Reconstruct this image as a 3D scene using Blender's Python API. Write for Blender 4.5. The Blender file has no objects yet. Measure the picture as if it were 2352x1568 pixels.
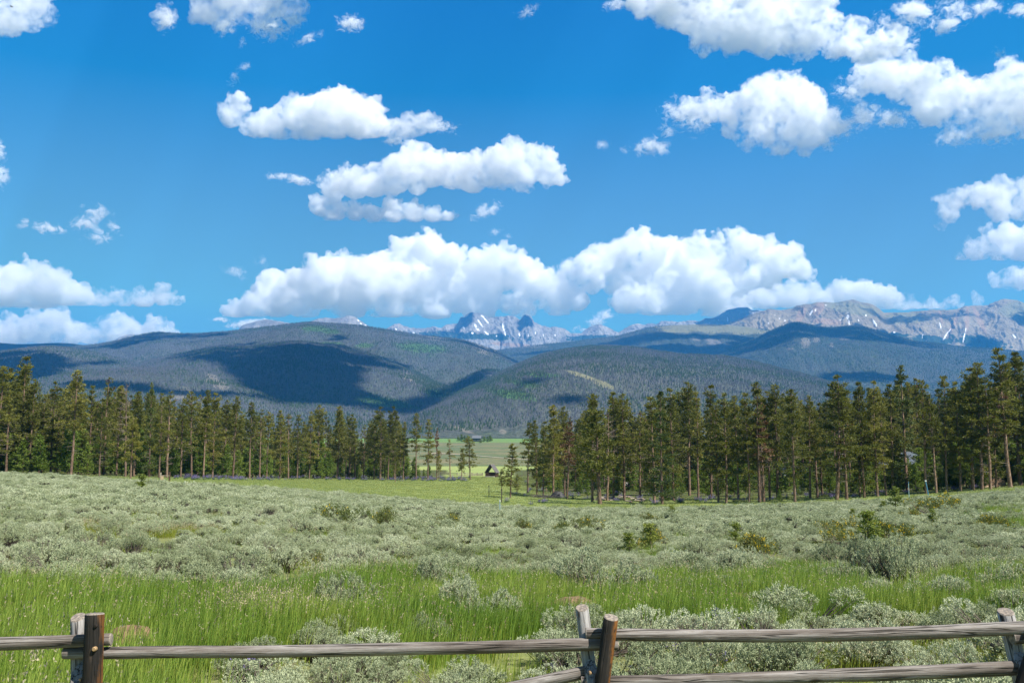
import bpy, math, random
import numpy as np
from mathutils import Vector, Matrix

S = bpy.context.scene
COL = S.collection
R = math.radians

# ------------------------------------------------------------------ camera
IW, IH = 2352.0, 1568.0                 # reference frame in which everything was measured
FOC = 35.0 / 36.0 * IW
TILT = math.atan(236.0 / FOC)
CAMZ = 2.4
cam_d = bpy.data.cameras.new('Camera')
cam_d.lens = 35.0
cam_d.sensor_width = 36.0
cam_d.clip_start = 0.1
cam_d.clip_end = 120000.0
cam = bpy.data.objects.new('Camera', cam_d)
COL.objects.link(cam)
cam.location = (0, 0, CAMZ)
cam.rotation_euler = (R(90) + TILT, 0, 0)
S.camera = cam

# ------------------------------------------------------------------ sun, sky, exposure
SUN = Vector((0.50, -0.36, 0.79)).normalized()        # towards the sun
sun_d = bpy.data.lights.new('Sun', 'SUN')
sun_d.energy = 4.9
sun_d.angle = R(0.5)
sun_d.color = (1.0, 0.965, 0.90)
sun = bpy.data.objects.new('Sun', sun_d)
COL.objects.link(sun)
sun.rotation_euler = (-SUN).to_track_quat('-Z', 'Y').to_euler()

W = bpy.data.worlds.new('World')
S.world = W
W.use_nodes = True
wn = W.node_tree
wn.nodes.clear()
wo = wn.nodes.new('ShaderNodeOutputWorld')
wb = wn.nodes.new('ShaderNodeBackground')
sk = wn.nodes.new('ShaderNodeTexSky')
sk.sky_type = 'NISHITA'
sk.sun_disc = False
sk.sun_elevation = math.asin(SUN.z)
sk.sun_rotation = math.atan2(SUN.x, SUN.y)
sk.altitude = 2700.0
sk.air_density = 1.0
sk.dust_density = 0.4
sk.ozone_density = 4.0
hs = wn.nodes.new('ShaderNodeHueSaturation')
hs.inputs['Saturation'].default_value = 1.6
hs.inputs['Hue'].default_value = 0.485
wb.inputs['Strength'].default_value = 0.089
wn.links.new(sk.outputs[0], hs.inputs['Color'])
# grade: deep blue overhead, paler towards the horizon
_sp = wn.nodes.new('ShaderNodeSeparateColor'); _cb = wn.nodes.new('ShaderNodeCombineColor')
wn.links.new(hs.outputs[0], _sp.inputs[0])
def _lin(ch, k, o, lo, hi):
    a = wn.nodes.new('ShaderNodeMath'); a.operation = 'MULTIPLY_ADD'
    wn.links.new(_sp.outputs[ch], a.inputs[0]); a.inputs[1].default_value = k; a.inputs[2].default_value = o
    b = wn.nodes.new('ShaderNodeMath'); b.operation = 'MAXIMUM'
    wn.links.new(a.outputs[0], b.inputs[0]); b.inputs[1].default_value = lo
    c = wn.nodes.new('ShaderNodeMath'); c.operation = 'MINIMUM'
    wn.links.new(b.outputs[0], c.inputs[0]); c.inputs[1].default_value = hi
    wn.links.new(c.outputs[0], _cb.inputs[ch])
_lin(0, 4.0, -0.90, 0.03, 1.0)
_lin(1, 1.0, 0.0, 0.0, 3.1)
_lin(2, 0.22, 2.75, 0.0, 4.4)
# pale neutral tint added to the unseen zenith to soften the blue fill
_tc = wn.nodes.new('ShaderNodeTexCoord'); _sx = wn.nodes.new('ShaderNodeSeparateXYZ'); _mr = wn.nodes.new('ShaderNodeMapRange'); _mx = wn.nodes.new('ShaderNodeMix')
_mx.data_type = 'RGBA'
_m2 = wn.nodes.new('ShaderNodeMapRange'); _m3 = wn.nodes.new('ShaderNodeMix'); _m3.data_type = 'RGBA'; _m3.blend_type = 'ADD'
for _k, _val in ((1, 0.14), (2, 0.34), (3, 0.9), (4, 0.0)): _m2.inputs[_k].default_value = _val
wn.links.new(_tc.outputs['Generated'], _sx.inputs[0]); wn.links.new(_sx.outputs['Z'], _mr.inputs[0])
for _k, _val in ((1, 0.42), (2, 0.75), (3, 0.0), (4, 0.9)): _mr.inputs[_k].default_value = _val
wn.links.new(_mr.outputs[0], _mx.inputs[0]); wn.links.new(_sx.outputs['Z'], _m2.inputs[0]); wn.links.new(_m2.outputs[0], _m3.inputs[0]); wn.links.new(_cb.outputs[0], _m3.inputs[6]); _m3.inputs[7].default_value = (1.4, 0.56, 0.1, 1); wn.links.new(_m3.outputs[2], _mx.inputs[6]); _mx.inputs[7].default_value = (1.4, 1.42, 1.6, 1)
wn.links.new(_mx.outputs[2], wb.inputs['Color'])
wn.links.new(wb.outputs[0], wo.inputs['Surface'])

S.view_settings.view_transform = 'Standard'
S.view_settings.look = 'None'
S.view_settings.gamma = 1.0
S.view_settings.exposure = 0.92
S.render.engine = 'CYCLES'
cy = S.cycles
cy.max_bounces = 64
cy.diffuse_bounces = 3
cy.glossy_bounces = 2
cy.transmission_bounces = 3
cy.volume_bounces = 64
cy.transparent_max_bounces = 48
cy.use_denoising = True
cy.use_adaptive_sampling = True
cy.adaptive_threshold = 0.012
cy.sample_clamp_indirect = 6.0

# ------------------------------------------------------------------ projection helpers
_cT, _sT = math.cos(TILT), math.sin(TILT)
def ray(px, py):
    """direction through a measured point, scaled to unit forward distance (x, 1, z)"""
    cx = (np.asarray(px, float) - IW / 2) / FOC
    cyy = (IH / 2 - np.asarray(py, float)) / FOC
    y = _cT - cyy * _sT
    return cx / y, (_sT + cyy * _cT) / y
def at(px, py, Y):
    u, t = ray(px, py)
    return np.stack([u * Y, np.broadcast_to(np.asarray(Y, float), np.shape(u * Y)), CAMZ + t * Y], -1)
def proj(P):
    P = np.asarray(P, float)
    x, y, z = P[..., 0], P[..., 1], P[..., 2] - CAMZ
    d = y * _cT + z * _sT
    v = -y * _sT + z * _cT
    return IW / 2 + FOC * x / d, IH / 2 - FOC * v / d

# ------------------------------------------------------------------ noise
_prng = np.random.default_rng(7)
_perm = _prng.permutation(256).astype(np.int32)
_perm = np.concatenate([_perm, _perm, _perm])
_g = _prng.normal(size=(256, 3)).astype(np.float32)
_g /= np.linalg.norm(_g, axis=1, keepdims=True)
def perlin(P):
    P = np.asarray(P, np.float32)
    i = np.floor(P).astype(np.int32)
    f = P - i
    i &= 255
    w = f * f * f * (f * (f * 6 - 15) + 10)
    out = 0
    for dx in (0, 1):
        wx = w[:, 0] if dx else 1 - w[:, 0]
        hx = _perm[(i[:, 0] + dx) & 255]
        for dy in (0, 1):
            wy = w[:, 1] if dy else 1 - w[:, 1]
            hy = _perm[hx + ((i[:, 1] + dy) & 255)]
            for dz in (0, 1):
                wz = w[:, 2] if dz else 1 - w[:, 2]
                h = _perm[hy + ((i[:, 2] + dz) & 255)]
                g = _g[h]
                out = out + wx * wy * wz * (g[:, 0] * (f[:, 0] - dx) + g[:, 1] * (f[:, 1] - dy) + g[:, 2] * (f[:, 2] - dz))
    return out * 1.5
def fbm(P, octs=4, gain=0.5, lac=2.03, kind='fbm'):
    P = np.asarray(P, np.float32)
    a, s, o = 1.0, 0.0, 0.0
    for k in range(octs):
        n = perlin(P + 17.3 * k)
        if kind == 'ridge': n = 1 - 2 * np.abs(n)
        elif kind == 'billow': n = 2.2 * np.abs(n) - 0.6
        o = o + a * n
        s += a
        a *= gain
        P = P * lac
    return o / s
def sstep(a, b, x):
    t = np.clip((x - a) / (b - a), 0, 1)
    return t * t * (3 - 2 * t)

# ------------------------------------------------------------------ mesh / object helpers
def mesh(name, V, F=None, quads=None, mats=(), mat_idx=None, smooth=False, attrs=None):
    """V (n,3); F list of tuples or quads int array (m,3|4)"""
    me = bpy.data.meshes.new(name)
    if quads is not None:
        q = np.asarray(quads, np.int32)
        k = q.shape[1]
        me.vertices.add(len(V)); me.vertices.foreach_set('co', np.asarray(V, np.float32).ravel())
        me.loops.add(q.size); me.loops.foreach_set('vertex_index', q.ravel())
        me.polygons.add(len(q))
        me.polygons.foreach_set('loop_start', np.arange(0, q.size, k, dtype=np.int32))
        me.update(calc_edges=True)
    else:
        me.from_pydata([tuple(v) for v in V], [], [tuple(f) for f in F])
    for m in mats: me.materials.append(m)
    if mat_idx is not None:
        me.polygons.foreach_set('material_index', np.asarray(mat_idx, np.int32))
    me.polygons.foreach_set('use_smooth', np.full(len(me.polygons), bool(smooth)))
    if attrs:
        for k, a in attrs.items():
            a = np.asarray(a, np.float32)
            if a.ndim == 1:
                at_ = me.attributes.new(k, 'FLOAT', 'POINT'); at_.data.foreach_set('value', a)
            else:
                at_ = me.attributes.new(k, 'FLOAT_COLOR', 'POINT')
                c = np.ones((len(a), 4), np.float32); c[:, :a.shape[1]] = a
                at_.data.foreach_set('color', c.ravel())
    me.update()
    return me
def link(name, me, parent=None, loc=None, rot=None, scale=None):
    o = bpy.data.objects.new(name, me)
    COL.objects.link(o)
    if parent is not None: o.parent = parent
    if loc is not None: o.location = loc
    if rot is not None: o.rotation_euler = rot
    if scale is not None: o.scale = (scale,) * 3 if np.isscalar(scale) else scale
    return o
def empty(name, loc, rotz=0.0):
    o = bpy.data.objects.new(name, None)
    COL.objects.link(o)
    o.location = loc; o.rotation_euler = (0, 0, rotz); o.empty_display_size = 0.2
    return o
def tag(o, label=None, cat=None, group=None, kind=None):
    if label: o['label'] = label
    if cat: o['category'] = cat
    if group: o['group'] = group
    if kind: o['kind'] = kind
    return o
def grid_quads(nr, nc, wrap=False):
    i = np.arange(nr - 1)[:, None] * nc
    if wrap:
        j = np.arange(nc)[None, :]; j2 = (j + 1) % nc
    else:
        j = np.arange(nc - 1)[None, :]; j2 = j + 1
    return np.stack([i + j, i + j2, i + nc + j2, i + nc + j], -1).reshape(-1, 4)

class MB:
    """collects shapes into one mesh"""
    def __init__(s): s.V, s.F, s.M = [], [], []; s.n = 0
    def add(s, V, F, m=0):
        V = np.asarray(V, float)
        s.V.append(V)
        for f in F: s.F.append(tuple(int(i) + s.n for i in f)); s.M.append(m)
        s.n += len(V); return s
    def box(s, c, d, rz=0.0, m=0, rot=None):
        x, y, z = np.asarray(d, float) / 2
        V = np.array([[-x,-y,-z],[x,-y,-z],[x,y,-z],[-x,y,-z],[-x,-y,z],[x,-y,z],[x,y,z],[-x,y,z]])
        if rot is not None: V = V @ np.array(rot).T
        if rz: c_, s_ = math.cos(rz), math.sin(rz); V = V @ np.array([[c_, s_, 0], [-s_, c_, 0], [0, 0, 1]])
        return s.add(V + np.asarray(c, float), [(0,3,2,1),(4,5,6,7),(0,1,5,4),(1,2,6,5),(2,3,7,6),(3,0,4,7)], m)
    def tube(s, pts, rad, n=8, m=0, caps=True, wob=0.0, rng=None, capm=None):
        pts = np.asarray(pts, float); rad = np.broadcast_to(rad, (len(pts),))
        V = []
        up = np.array([0, 0, 1.0])
        T = np.gradient(pts, axis=0); T /= np.linalg.norm(T, axis=1, keepdims=True) + 1e-12
        ref = np.array([1.0, 0, 0]) if abs(T[0][0]) < 0.8 else np.array([0, 1.0, 0])
        for p, r, t in zip(pts, rad, T):
            a = np.cross(t, ref); a /= np.linalg.norm(a); b = np.cross(t, a)
            th = np.arange(n) * 2 * math.pi / n
            rr = r * (1 + (wob * rng.normal(size=n) if wob else 0))
            V.append(p + (np.cos(th) * rr)[:, None] * a + (np.sin(th) * rr)[:, None] * b)
        V = np.concatenate(V); k = len(pts)
        F = [(i*n+j, i*n+(j+1)%n, (i+1)*n+(j+1)%n, (i+1)*n+j) for i in range(k-1) for j in range(n)]
        s.add(V, F, m)
        if caps:
            s.add(V[:n], [tuple(range(n))[::-1]], m if capm is None else capm)
            s.add(V[-n:], [tuple(range(n))], m if capm is None else capm)
        return s
    def mesh(s, name, mats, smooth=False):
        me = mesh(name, np.concatenate(s.V), s.F, mats=mats, mat_idx=s.M, smooth=smooth)
        return me
    def build(s, name, mats, parent=None, smooth=False, **k):
        return link(name, s.mesh(name, mats, smooth), parent, **k)

# ------------------------------------------------------------------ material helpers
class NT:
    def __init__(s, name):
        s.m = bpy.data.materials.new(name); s.m.use_nodes = True
        s.t = s.m.node_tree; s.t.nodes.clear()
        s.out = s.t.nodes.new('ShaderNodeOutputMaterial')
    def n(s, typ, props=None, **ins):
        nd = s.t.nodes.new('ShaderNode' + typ)
        for k, v in (props or {}).items(): setattr(nd, k, v)
        for k, v in ins.items():
            k = k.replace('_', ' ')
            s.set(nd, int(k[1:]) if k[0] == 'i' and k[1:].isdigit() else k, v)
        return nd
    def set(s, nd, k, v):
        i = nd.inputs[k]
        if isinstance(v, bpy.types.NodeSocket): s.t.links.new(v, i)
        elif isinstance(v, bpy.types.Node): s.t.links.new(v.outputs[0], i)
        else:
            if i.type == 'RGBA' and len(v) == 3: v = (*v, 1)
            i.default_value = v
    def coord(s, out='Object'): return s.n('TexCoord').outputs[out]
    def noise(s, vec, scale, detail=4, rough=0.55, dist=0.0):
        return s.n('TexNoise', None, Vector=vec, Scale=scale, Detail=detail, Roughness=rough, Distortion=dist).outputs[0]
    def ramp(s, fac, stops, interp='LINEAR'):
        nd = s.n('ValToRGB', None, Fac=fac); cr = nd.color_ramp; cr.interpolation = interp
        while len(cr.elements) < len(stops): cr.elements.new(0.5)
        for e, (p, c) in zip(cr.elements, stops):
            e.position = p; e.color = (*c, 1) if not np.isscalar(c) else (c, c, c, 1)
        return nd.outputs[0]
    def mix(s, fac, a, b, blend='MIX'):
        nd = s.n('Mix', {'data_type': 'RGBA', 'blend_type': blend})
        s.set(nd, 0, fac); s.set(nd, 6, a); s.set(nd, 7, b)
        return nd.outputs[2]
    def math(s, op, a, b=0.0, c=None):
        nd = s.n('Math', {'operation': op}); s.set(nd, 0, a); s.set(nd, 1, b)
        if c is not None: s.set(nd, 2, c)
        return nd.outputs[0]
    def mapr(s, v, a, b, c=0.0, d=1.0):
        nd = s.n('MapRange', None, Value=v)
        for k, x in zip(('From Min', 'From Max', 'To Min', 'To Max'), (a, b, c, d)): s.set(nd, k, x)
        return nd.outputs[0]
    def vscale(s, vec, sc):
        nd = s.n('Mapping', None, Vector=vec); nd.inputs['Scale'].default_value = sc
        return nd.outputs[0]
    def attr(s, name): return s.n('Attribute', {'attribute_name': name})
    def rnd(s): return s.n('ObjectInfo').outputs['Random']
    def bump(s, h, strength=0.5, dist=0.1):
        return s.n('Bump', None, Height=h, Strength=strength, Distance=dist).outputs[0]
    def principled(s, col, rough=0.9, spec=0.2, normal=None):
        b = s.n('BsdfPrincipled'); s.set(b, 'Base Color', col); s.set(b, 'Roughness', rough)
        s.set(b, 'Specular IOR Level', spec)
        if normal is not None: s.set(b, 'Normal', normal)
        s.t.links.new(b.outputs[0], s.out.inputs['Surface']); return s.m
    def leaf(s, col, trans=0.3, tcol=None, rough=0.7, spec=0.25):
        b = s.n('BsdfPrincipled'); s.set(b, 'Base Color', col); s.set(b, 'Roughness', rough); s.set(b, 'Specular IOR Level', spec)
        t = s.n('BsdfTranslucent'); s.set(t, 'Color', tcol if tcol is not None else col)
        mx = s.n('MixShader'); s.set(mx, 0, trans)
        s.t.links.new(b.outputs[0], mx.inputs[1]); s.t.links.new(t.outputs[0], mx.inputs[2])
        s.t.links.new(mx.outputs[0], s.out.inputs['Surface']); return s.m

def simple(name, col, rough=0.8, var=0.25, scale=8.0, spec=0.2):
    n = NT(name); c = n.coord()
    k = n.noise(c, scale, 5)
    dark = tuple(x * (1 - var) for x in col); lite = tuple(min(1, x * (1 + var)) for x in col)
    return n.principled(n.ramp(k, [(0.3, dark), (0.7, lite)]), rough, spec)

# instancing for uncountable stuff
def scatter(name, P, protos, scale, rotz, idx=None, tilt=None, label=None, cat=None, kind='stuff'):
    """P (n,3) points, protos list of meshes; one object of kind stuff"""
    pc = bpy.data.collections.new(name + '_kinds')
    for i, me in enumerate(protos):
        pc.objects.link(bpy.data.objects.new('%s_kind_%02d' % (name, i), me))
    n = len(P)
    me = bpy.data.meshes.new(name)
    me.vertices.add(n); me.vertices.foreach_set('co', np.asarray(P, np.float32).ravel())
    sc = np.asarray(scale, np.float32)
    if sc.ndim == 1: sc = np.repeat(sc[:, None], 3, 1)
    a = me.attributes.new('sc', 'FLOAT_VECTOR', 'POINT'); a.data.foreach_set('vector', sc.ravel())
    rt = np.zeros((n, 3), np.float32); rt[:, 2] = rotz
    if tilt is not None: rt[:, :2] = tilt
    a = me.attributes.new('rt', 'FLOAT_VECTOR', 'POINT'); a.data.foreach_set('vector', rt.ravel())
    if idx is None: idx = np.random.default_rng(len(name)).integers(0, len(protos), n)
    a = me.attributes.new('ix', 'INT', 'POINT'); a.data.foreach_set('value', np.asarray(idx, np.int32))
    o = link(name, me)
    ng = bpy.data.node_groups.new(name + '_nodes', 'GeometryNodeTree')
    ng.interface.new_socket('Geometry', in_out='INPUT', socket_type='NodeSocketGeometry')
    ng.interface.new_socket('Geometry', in_out='OUTPUT', socket_type='NodeSocketGeometry')
    N = ng.nodes.new
    gi, go = N('NodeGroupInput'), N('NodeGroupOutput')
    ip, ci = N('GeometryNodeInstanceOnPoints'), N('GeometryNodeCollectionInfo')
    ci.inputs['Collection'].default_value = pc
    ci.inputs['Separate Children'].default_value = True
    ci.inputs['Reset Children'].default_value = True
    ip.inputs['Pick Instance'].default_value = True
    def na(nm, ty):
        x = N('GeometryNodeInputNamedAttribute'); x.data_type = ty; x.inputs['Name'].default_value = nm
        return x.outputs['Attribute']
    L = ng.links.new
    L(gi.outputs[0], ip.inputs['Points']); L(ci.outputs[0], ip.inputs['Instance'])
    L(na('ix', 'INT'), ip.inputs['Instance Index'])
    e2r = N('FunctionNodeEulerToRotation'); L(na('rt', 'FLOAT_VECTOR'), e2r.inputs[0])
    L(e2r.outputs[0], ip.inputs['Rotation'])
    L(na('sc', 'FLOAT_VECTOR'), ip.inputs['Scale'])
    L(ip.outputs[0], go.inputs[0])
    md = o.modifiers.new('scatter', 'NODES'); md.node_group = ng
    tag(o, label, cat, kind=kind)
    return o
# ================================================================== distant hills and mountains
def ipl(x, pts):
    p = np.asarray(pts, float)
    return np.interp(x, p[:, 0], p[:, 1])
def gsm(a, s):
    k = np.exp(-0.5 * (np.arange(-int(3*s), int(3*s)+1) / s) ** 2); k /= k.sum()
    return np.convolve(np.pad(a, int(3*s), mode='edge'), k, 'valid')

def ridge(name, prof, D, foot, zfoot=0.0, back=2500, p=1.0, amp=0.10, lam=900, rough='fbm', crest=1.5,
          clam=14, step=2.0, rows=120, gully=0.0, octs=5, mats=(), patches=None, smooth_prof=3.0, seed=0, label=None, roundk=0.35):
    prof = np.asarray(prof, float)
    px = np.arange(prof[0, 0], prof[-1, 0] + 0.1, step)
    py = ipl(px, prof)
    if smooth_prof: py = gsm(py, smooth_prof / step * 2)
    if crest:
        py = py + crest * fbm(np.stack([px / clam, 0 * px + seed * 3.1, 0 * px], 1), 3, 0.6)
    Dc = D if np.isscalar(D) else ipl(px, D)
    Dc = np.broadcast_to(Dc, px.shape)
    Df = foot if np.isscalar(foot) else ipl(px, foot)
    Df = np.broadcast_to(Df, px.shape)
    C = at(px, py, Dc)
    u, t = ray(px, py)
    s = np.linspace(0, 1, rows)
    sb = np.linspace(0, 1, 24)[1:]
    # front
    Y = Df[None] + (Dc - Df)[None] * s[:, None]
    sh = s ** p
    sh = (1 - roundk) * sh + roundk * np.sin(sh * math.pi / 2)
    zc = C[:, 2]
    Z = zfoot + (zc - zfoot)[None] * sh[:, None]
    X = u[None] * Y
    q = np.stack([X / lam, Y / lam, np.zeros_like(X) + seed * 7.7], -1).reshape(-1, 3)
    n = fbm(q, octs, 0.5, kind=rough).reshape(X.shape)
    if gully:
        q2 = np.stack([u[None] * 9000 / (lam * 0.22) + 1.1 * n, Y / (lam * 2.2), np.zeros_like(X) + seed], -1).reshape(-1, 3)
        n = n * (1 - gully) + gully * fbm(q2, octs, 0.55, kind='ridge').reshape(X.shape)
    H = (zc - zfoot)[None]
    mask = (np.sin(math.pi * np.clip(s, 0, 1) ** 0.8) ** 0.6)[:, None] * (1 - 0.0 * s[:, None])
    Z = Z + n * amp * H * mask
    # keep the crest where it was measured
    el = (Z - CAMZ) / Y
    mx = el.max(0)
    k = gsm(t / np.maximum(mx, 1e-4), 12)
    Z = CAMZ + (Z - CAMZ) * (1 + (k[None] - 1) * s[:, None])
    # back
    Yb = Dc[None] + back * sb[:, None]
    Zb = zfoot + (zc - zfoot)[None] * (np.cos(sb * math.pi) * 0.5 + 0.5)[:, None]
    Xb = u[None] * Yb
    V = np.concatenate([np.stack([X, Y, Z], -1), np.stack([Xb, Yb, Zb], -1)], 0)
    nr, nc = V.shape[:2]
    flat = V.reshape(-1, 3)
    cov = np.zeros((len(flat), 3), np.float32)
    extra = np.zeros(len(flat), np.float32)
    if patches:
        qx, qy = proj(flat)
        for (cx, cy_, rx, ry, rot, ch) in patches:
            if ch == 3: rx, ry = rx * 0.60, ry * 0.72
            c_, s_ = math.cos(R(rot)), math.sin(R(rot))
            dx, dy = qx - cx, qy - cy_
            a = (dx * c_ + dy * s_) / rx; b = (-dx * s_ + dy * c_) / ry
            w = np.clip(1.5 - np.sqrt(a * a + b * b), 0, 1)
            w[nr * nc - 23 * nc:] *= 0
            if ch == 3: extra = np.maximum(extra, w)
            else: cov[:, ch] = np.maximum(cov[:, ch], w)
    me = mesh(name, flat, quads=grid_quads(nr, nc)[:, ::-1], mats=mats, smooth=True, attrs={'cover': cov, 'snow': extra})
    o = link(name, me)
    tag(o, label, None, None, 'structure')
    return o, V, cov.reshape(nr, nc, 3), rows, px

def forest_hill_mat(name, grey, green, balance=0.5, big=1/900., seedv=0.0):
    n = NT(name); c = n.coord()
    cv = n.n('Mapping', None, Vector=c); cv.inputs['Location'].default_value = (seedv * 1000, 0, 0)
    c = cv.outputs[0]
    big_n = n.noise(c, big, 4, 0.6)
    mid = n.noise(c, 1/120., 4, 0.65)
    fine = n.noise(c, 1/16., 3, 0.7)
    f = n.math('ADD', n.math('MULTIPLY', big_n, 0.9), n.math('MULTIPLY', mid, 0.5))
    f = n.mapr(f, 0.7 - 0.3 + (0.5 - balance) * 0.5, 0.7 + 0.3 + (0.5 - balance) * 0.5)
    col = n.mix(f, grey, green)
    col = n.mix(n.mapr(fine, 0.3, 0.7), n.mix(1.0, col, (0.62, 0.62, 0.62), 'MULTIPLY'), n.mix(1.0, col, (1.35, 1.35, 1.35), 'MULTIPLY'))
    a = n.attr('cover').outputs['Color']
    sep = n.n('SeparateColor', None, Color=a)
    def w(ch, lo=0.35, hi=0.7):
        return n.mapr(n.math('ADD', sep.outputs[ch], n.math('MULTIPLY', n.math('SUBTRACT', mid, 0.5), 2.2)), lo, hi)
    col = n.mix(w(0), col, n.mix(mid, (0.14, 0.145, 0.075), (0.205, 0.19, 0.115)))        # meadow
    col = n.mix(n.math('MULTIPLY', w(1, 0.5, 0.9), 0.55), col, n.mix(fine, (0.17, 0.145, 0.12), (0.27, 0.235, 0.20)))   # rock
    col = n.mix(w(2), col, n.mix(fine, (0.05, 0.10, 0.03), (0.08, 0.15, 0.045)))       # young aspen green
    b = n.bump(n.math('ADD', n.math('MULTIPLY', fine, 8.0), n.math('MULTIPLY', mid, 22.0)), 1.0, 1.0)
    return n.principled(col, 0.95, 0.05, b)

def rock_mat(name, cols, grass=0.0, gcol=(0.16, 0.17, 0.08), lam=1.0):
    n = NT(name); c = n.coord()
    a = n.noise(c, 1/500. / lam, 6, 0.65)
    st = n.noise(n.vscale(c, (1/90., 1/500., 1/160.)), 1.0, 5, 0.65)
    fine = n.noise(c, 1/40. / lam, 5, 0.7)
    f = n.math('ADD', n.math('MULTIPLY', a, 0.45), n.math('MULTIPLY', st, 0.55))
    col = n.ramp(f, [(0.33, cols[0]), (0.48, cols[1]), (0.6, cols[2]), (0.7, cols[1])])
    col = n.mix(n.mapr(fine, 0.35, 0.65), n.mix(1.0, col, (0.70, 0.70, 0.70), 'MULTIPLY'), n.mix(1.0, col, (1.2, 1.2, 1.2), 'MULTIPLY'))
    cover = n.n('SeparateColor', None, Color=n.attr('cover').outputs['Color'])
    def w(ch, lo=0.4, hi=0.7, k=1.0):
        return n.mapr(n.math('ADD', cover.outputs[ch], n.math('MULTIPLY', n.math('SUBTRACT', a, 0.5), k)), lo, hi)
    col = n.mix(n.math('MULTIPLY', w(0), 0.85), col, gcol)
    col = n.mix(n.math('MULTIPLY', w(1), 0.8), col, (0.31, 0.215, 0.14))
    spk = n.noise(c, 1/90., 3, 0.6)
    col = n.mix(n.mapr(n.math('ADD', cover.outputs[2], n.math('MULTIPLY', n.math('SUBTRACT', spk, 0.5), 2.2)), 0.5, 0.62), col, (0.035, 0.055, 0.03))
    sn = n.attr('snow').outputs['Fac']
    col = n.mix(n.mapr(n.math('ADD', sn, n.math('MULTIPLY', n.math('SUBTRACT', fine, 0.5), 1.6)), 0.5, 0.62), col, (0.85, 0.87, 0.90))
    b = n.bump(n.math('ADD', n.math('MULTIPLY', fine, 18.0), n.math('MULTIPLY', st, 40.0)), 1.0, 1.0)
    return n.principled(col, 0.9, 0.1, b)

GREY = (0.095, 0.098, 0.105); GREEN = (0.040, 0.062, 0.030)
m_left = forest_hill_mat('forest_hill_left', GREY, GREEN, 0.40, 1/1100., 1)
m_right = forest_hill_mat('forest_hill_right', (0.105, 0.098, 0.098), (0.040, 0.065, 0.032), 0.52, 1/900., 2)
m_back = forest_hill_mat('forest_hill_back', (0.085, 0.085, 0.085), (0.030, 0.050, 0.028), 0.55, 1/1300., 3)
m_peak = rock_mat('grey_granite', ((0.15, 0.142, 0.125), (0.245, 0.232, 0.205), (0.35, 0.332, 0.295)))
m_tan = rock_mat('tan_tundra', ((0.155, 0.128, 0.080), (0.235, 0.196, 0.126), (0.31, 0.262, 0.176)), gcol=(0.20, 0.195, 0.11))

hills = {}
# --- far rocky ranges
J = [(600,764),(760,760),(880,758),(894,752),(904,745),(917,741),(927,748),(944,753),(971,754),(997,750),(1014,753),(1024,745),(1051,742),(1057,730),(1067,726),(1074,721),(1084,716),(1092,718),(1100,719),(1117,727),(1137,728),(1157,727),(1167,724),(1184,726),(1194,735),(1201,725),(1207,721),(1214,723),(1221,728),(1227,739),(1244,747),(1264,752),(1277,750),(1290,752),(1297,755),(1311,765),(1324,765),(1337,763),(1351,753),(1364,748),(1377,743),(1391,748),(1411,760),(1421,763),(1437,753),(1451,746),(1464,742),(1477,745),(1497,742),(1507,745),(1517,738),(1535,737),(1554,738),(1580,742),(1700,745),(1900,750)]
hills['J'] = ridge('mountains', J, 15000, 12500, 300, 2500, 1.0, 0.19, 700, 'ridge', 1.3, 7, 1.0, 200, 0.45, 6, (m_peak,), [
    (1103,742,3,16,-35,3),(1116,735,3,14,-40,3),(1092,748,4,7,-30,3),(1098,757,8,3,30,3),(1118,765,12,3,40,3),(1156,752,3,13,-12,3),(1160,764,2.5,11,-5,3),
    (1193,768,3,6,-20,3),(1213,770,2,5,0,3),(1248,770,2,5,0,3),(910,757,3,6,-30,3),(950,764,6,2,10,3),(1065,752,3,8,-30,3),(1140,770,6,2.5,30,3),(1170,771,2,6,-10,3),(1085,765,5,3,20,3),
    (1108,726,7,3,35,3),(1230,765,2,5,0,3),(1275,770,2,4,0,3),(1070,771,150,8,2,2),(1360,776,60,7,0,2),(1180,792,60,5,5,1),(985,772,90,6,4,2)], 0.6, 11,
    label='grey granite peaks')
K = [(80,815),(160,800),(240,788),(260,783),(272,776),(283,771),(296,768),(307,768),(340,772),(420,775),(520,770),(547,758),(553,750),(560,745),(580,740),(595,736),(610,733),(633,736),(650,739),(667,742),(690,744),(705,740),(717,736),(733,731),(750,729),(770,731),(784,729),(792,727),(801,724),(810,726),(817,728),(823,733),(831,738),(841,745),(851,750),(900,762),(1000,775)]
hills['K'] = ridge('mountains', K, 13500, 11000, 300, 2500, 1.0, 0.10, 800, 'ridge', 1.0, 9, 1.5, 100, 0.5, 5, (m_peak,), [
    (823,736,5,2.5,40,3),(829,743,6,2,40,3),(840,747,4,2,30,3)], 1.0, 12, label='rounded grey summits')
I_ = [(1440,760),(1500,748),(1540,742),(1568,738),(1588,735),(1605,738),(1618,732),(1635,729),(1651,725),(1660,718),(1668,713),(1682,709),(1695,706),(1705,705),(1715,705),(1722,709),(1728,713),(1735,712),(1741,711),(1760,716),(1800,724),(1900,740)]
hills['I'] = ridge('mountains', I_, 14300, 12200, 300, 2500, 1.0, 0.14, 600, 'ridge', 1.6, 7, 1.0, 110, 0.7, 6, (m_peak,), [
    (1671,733,3,8,0,3),(1630,741,3,2,0,3),(1600,742,6,1.5,0,3),(1650,735,2,3,0,3)], 0.6, 13, label='dark jagged peak')
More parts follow.
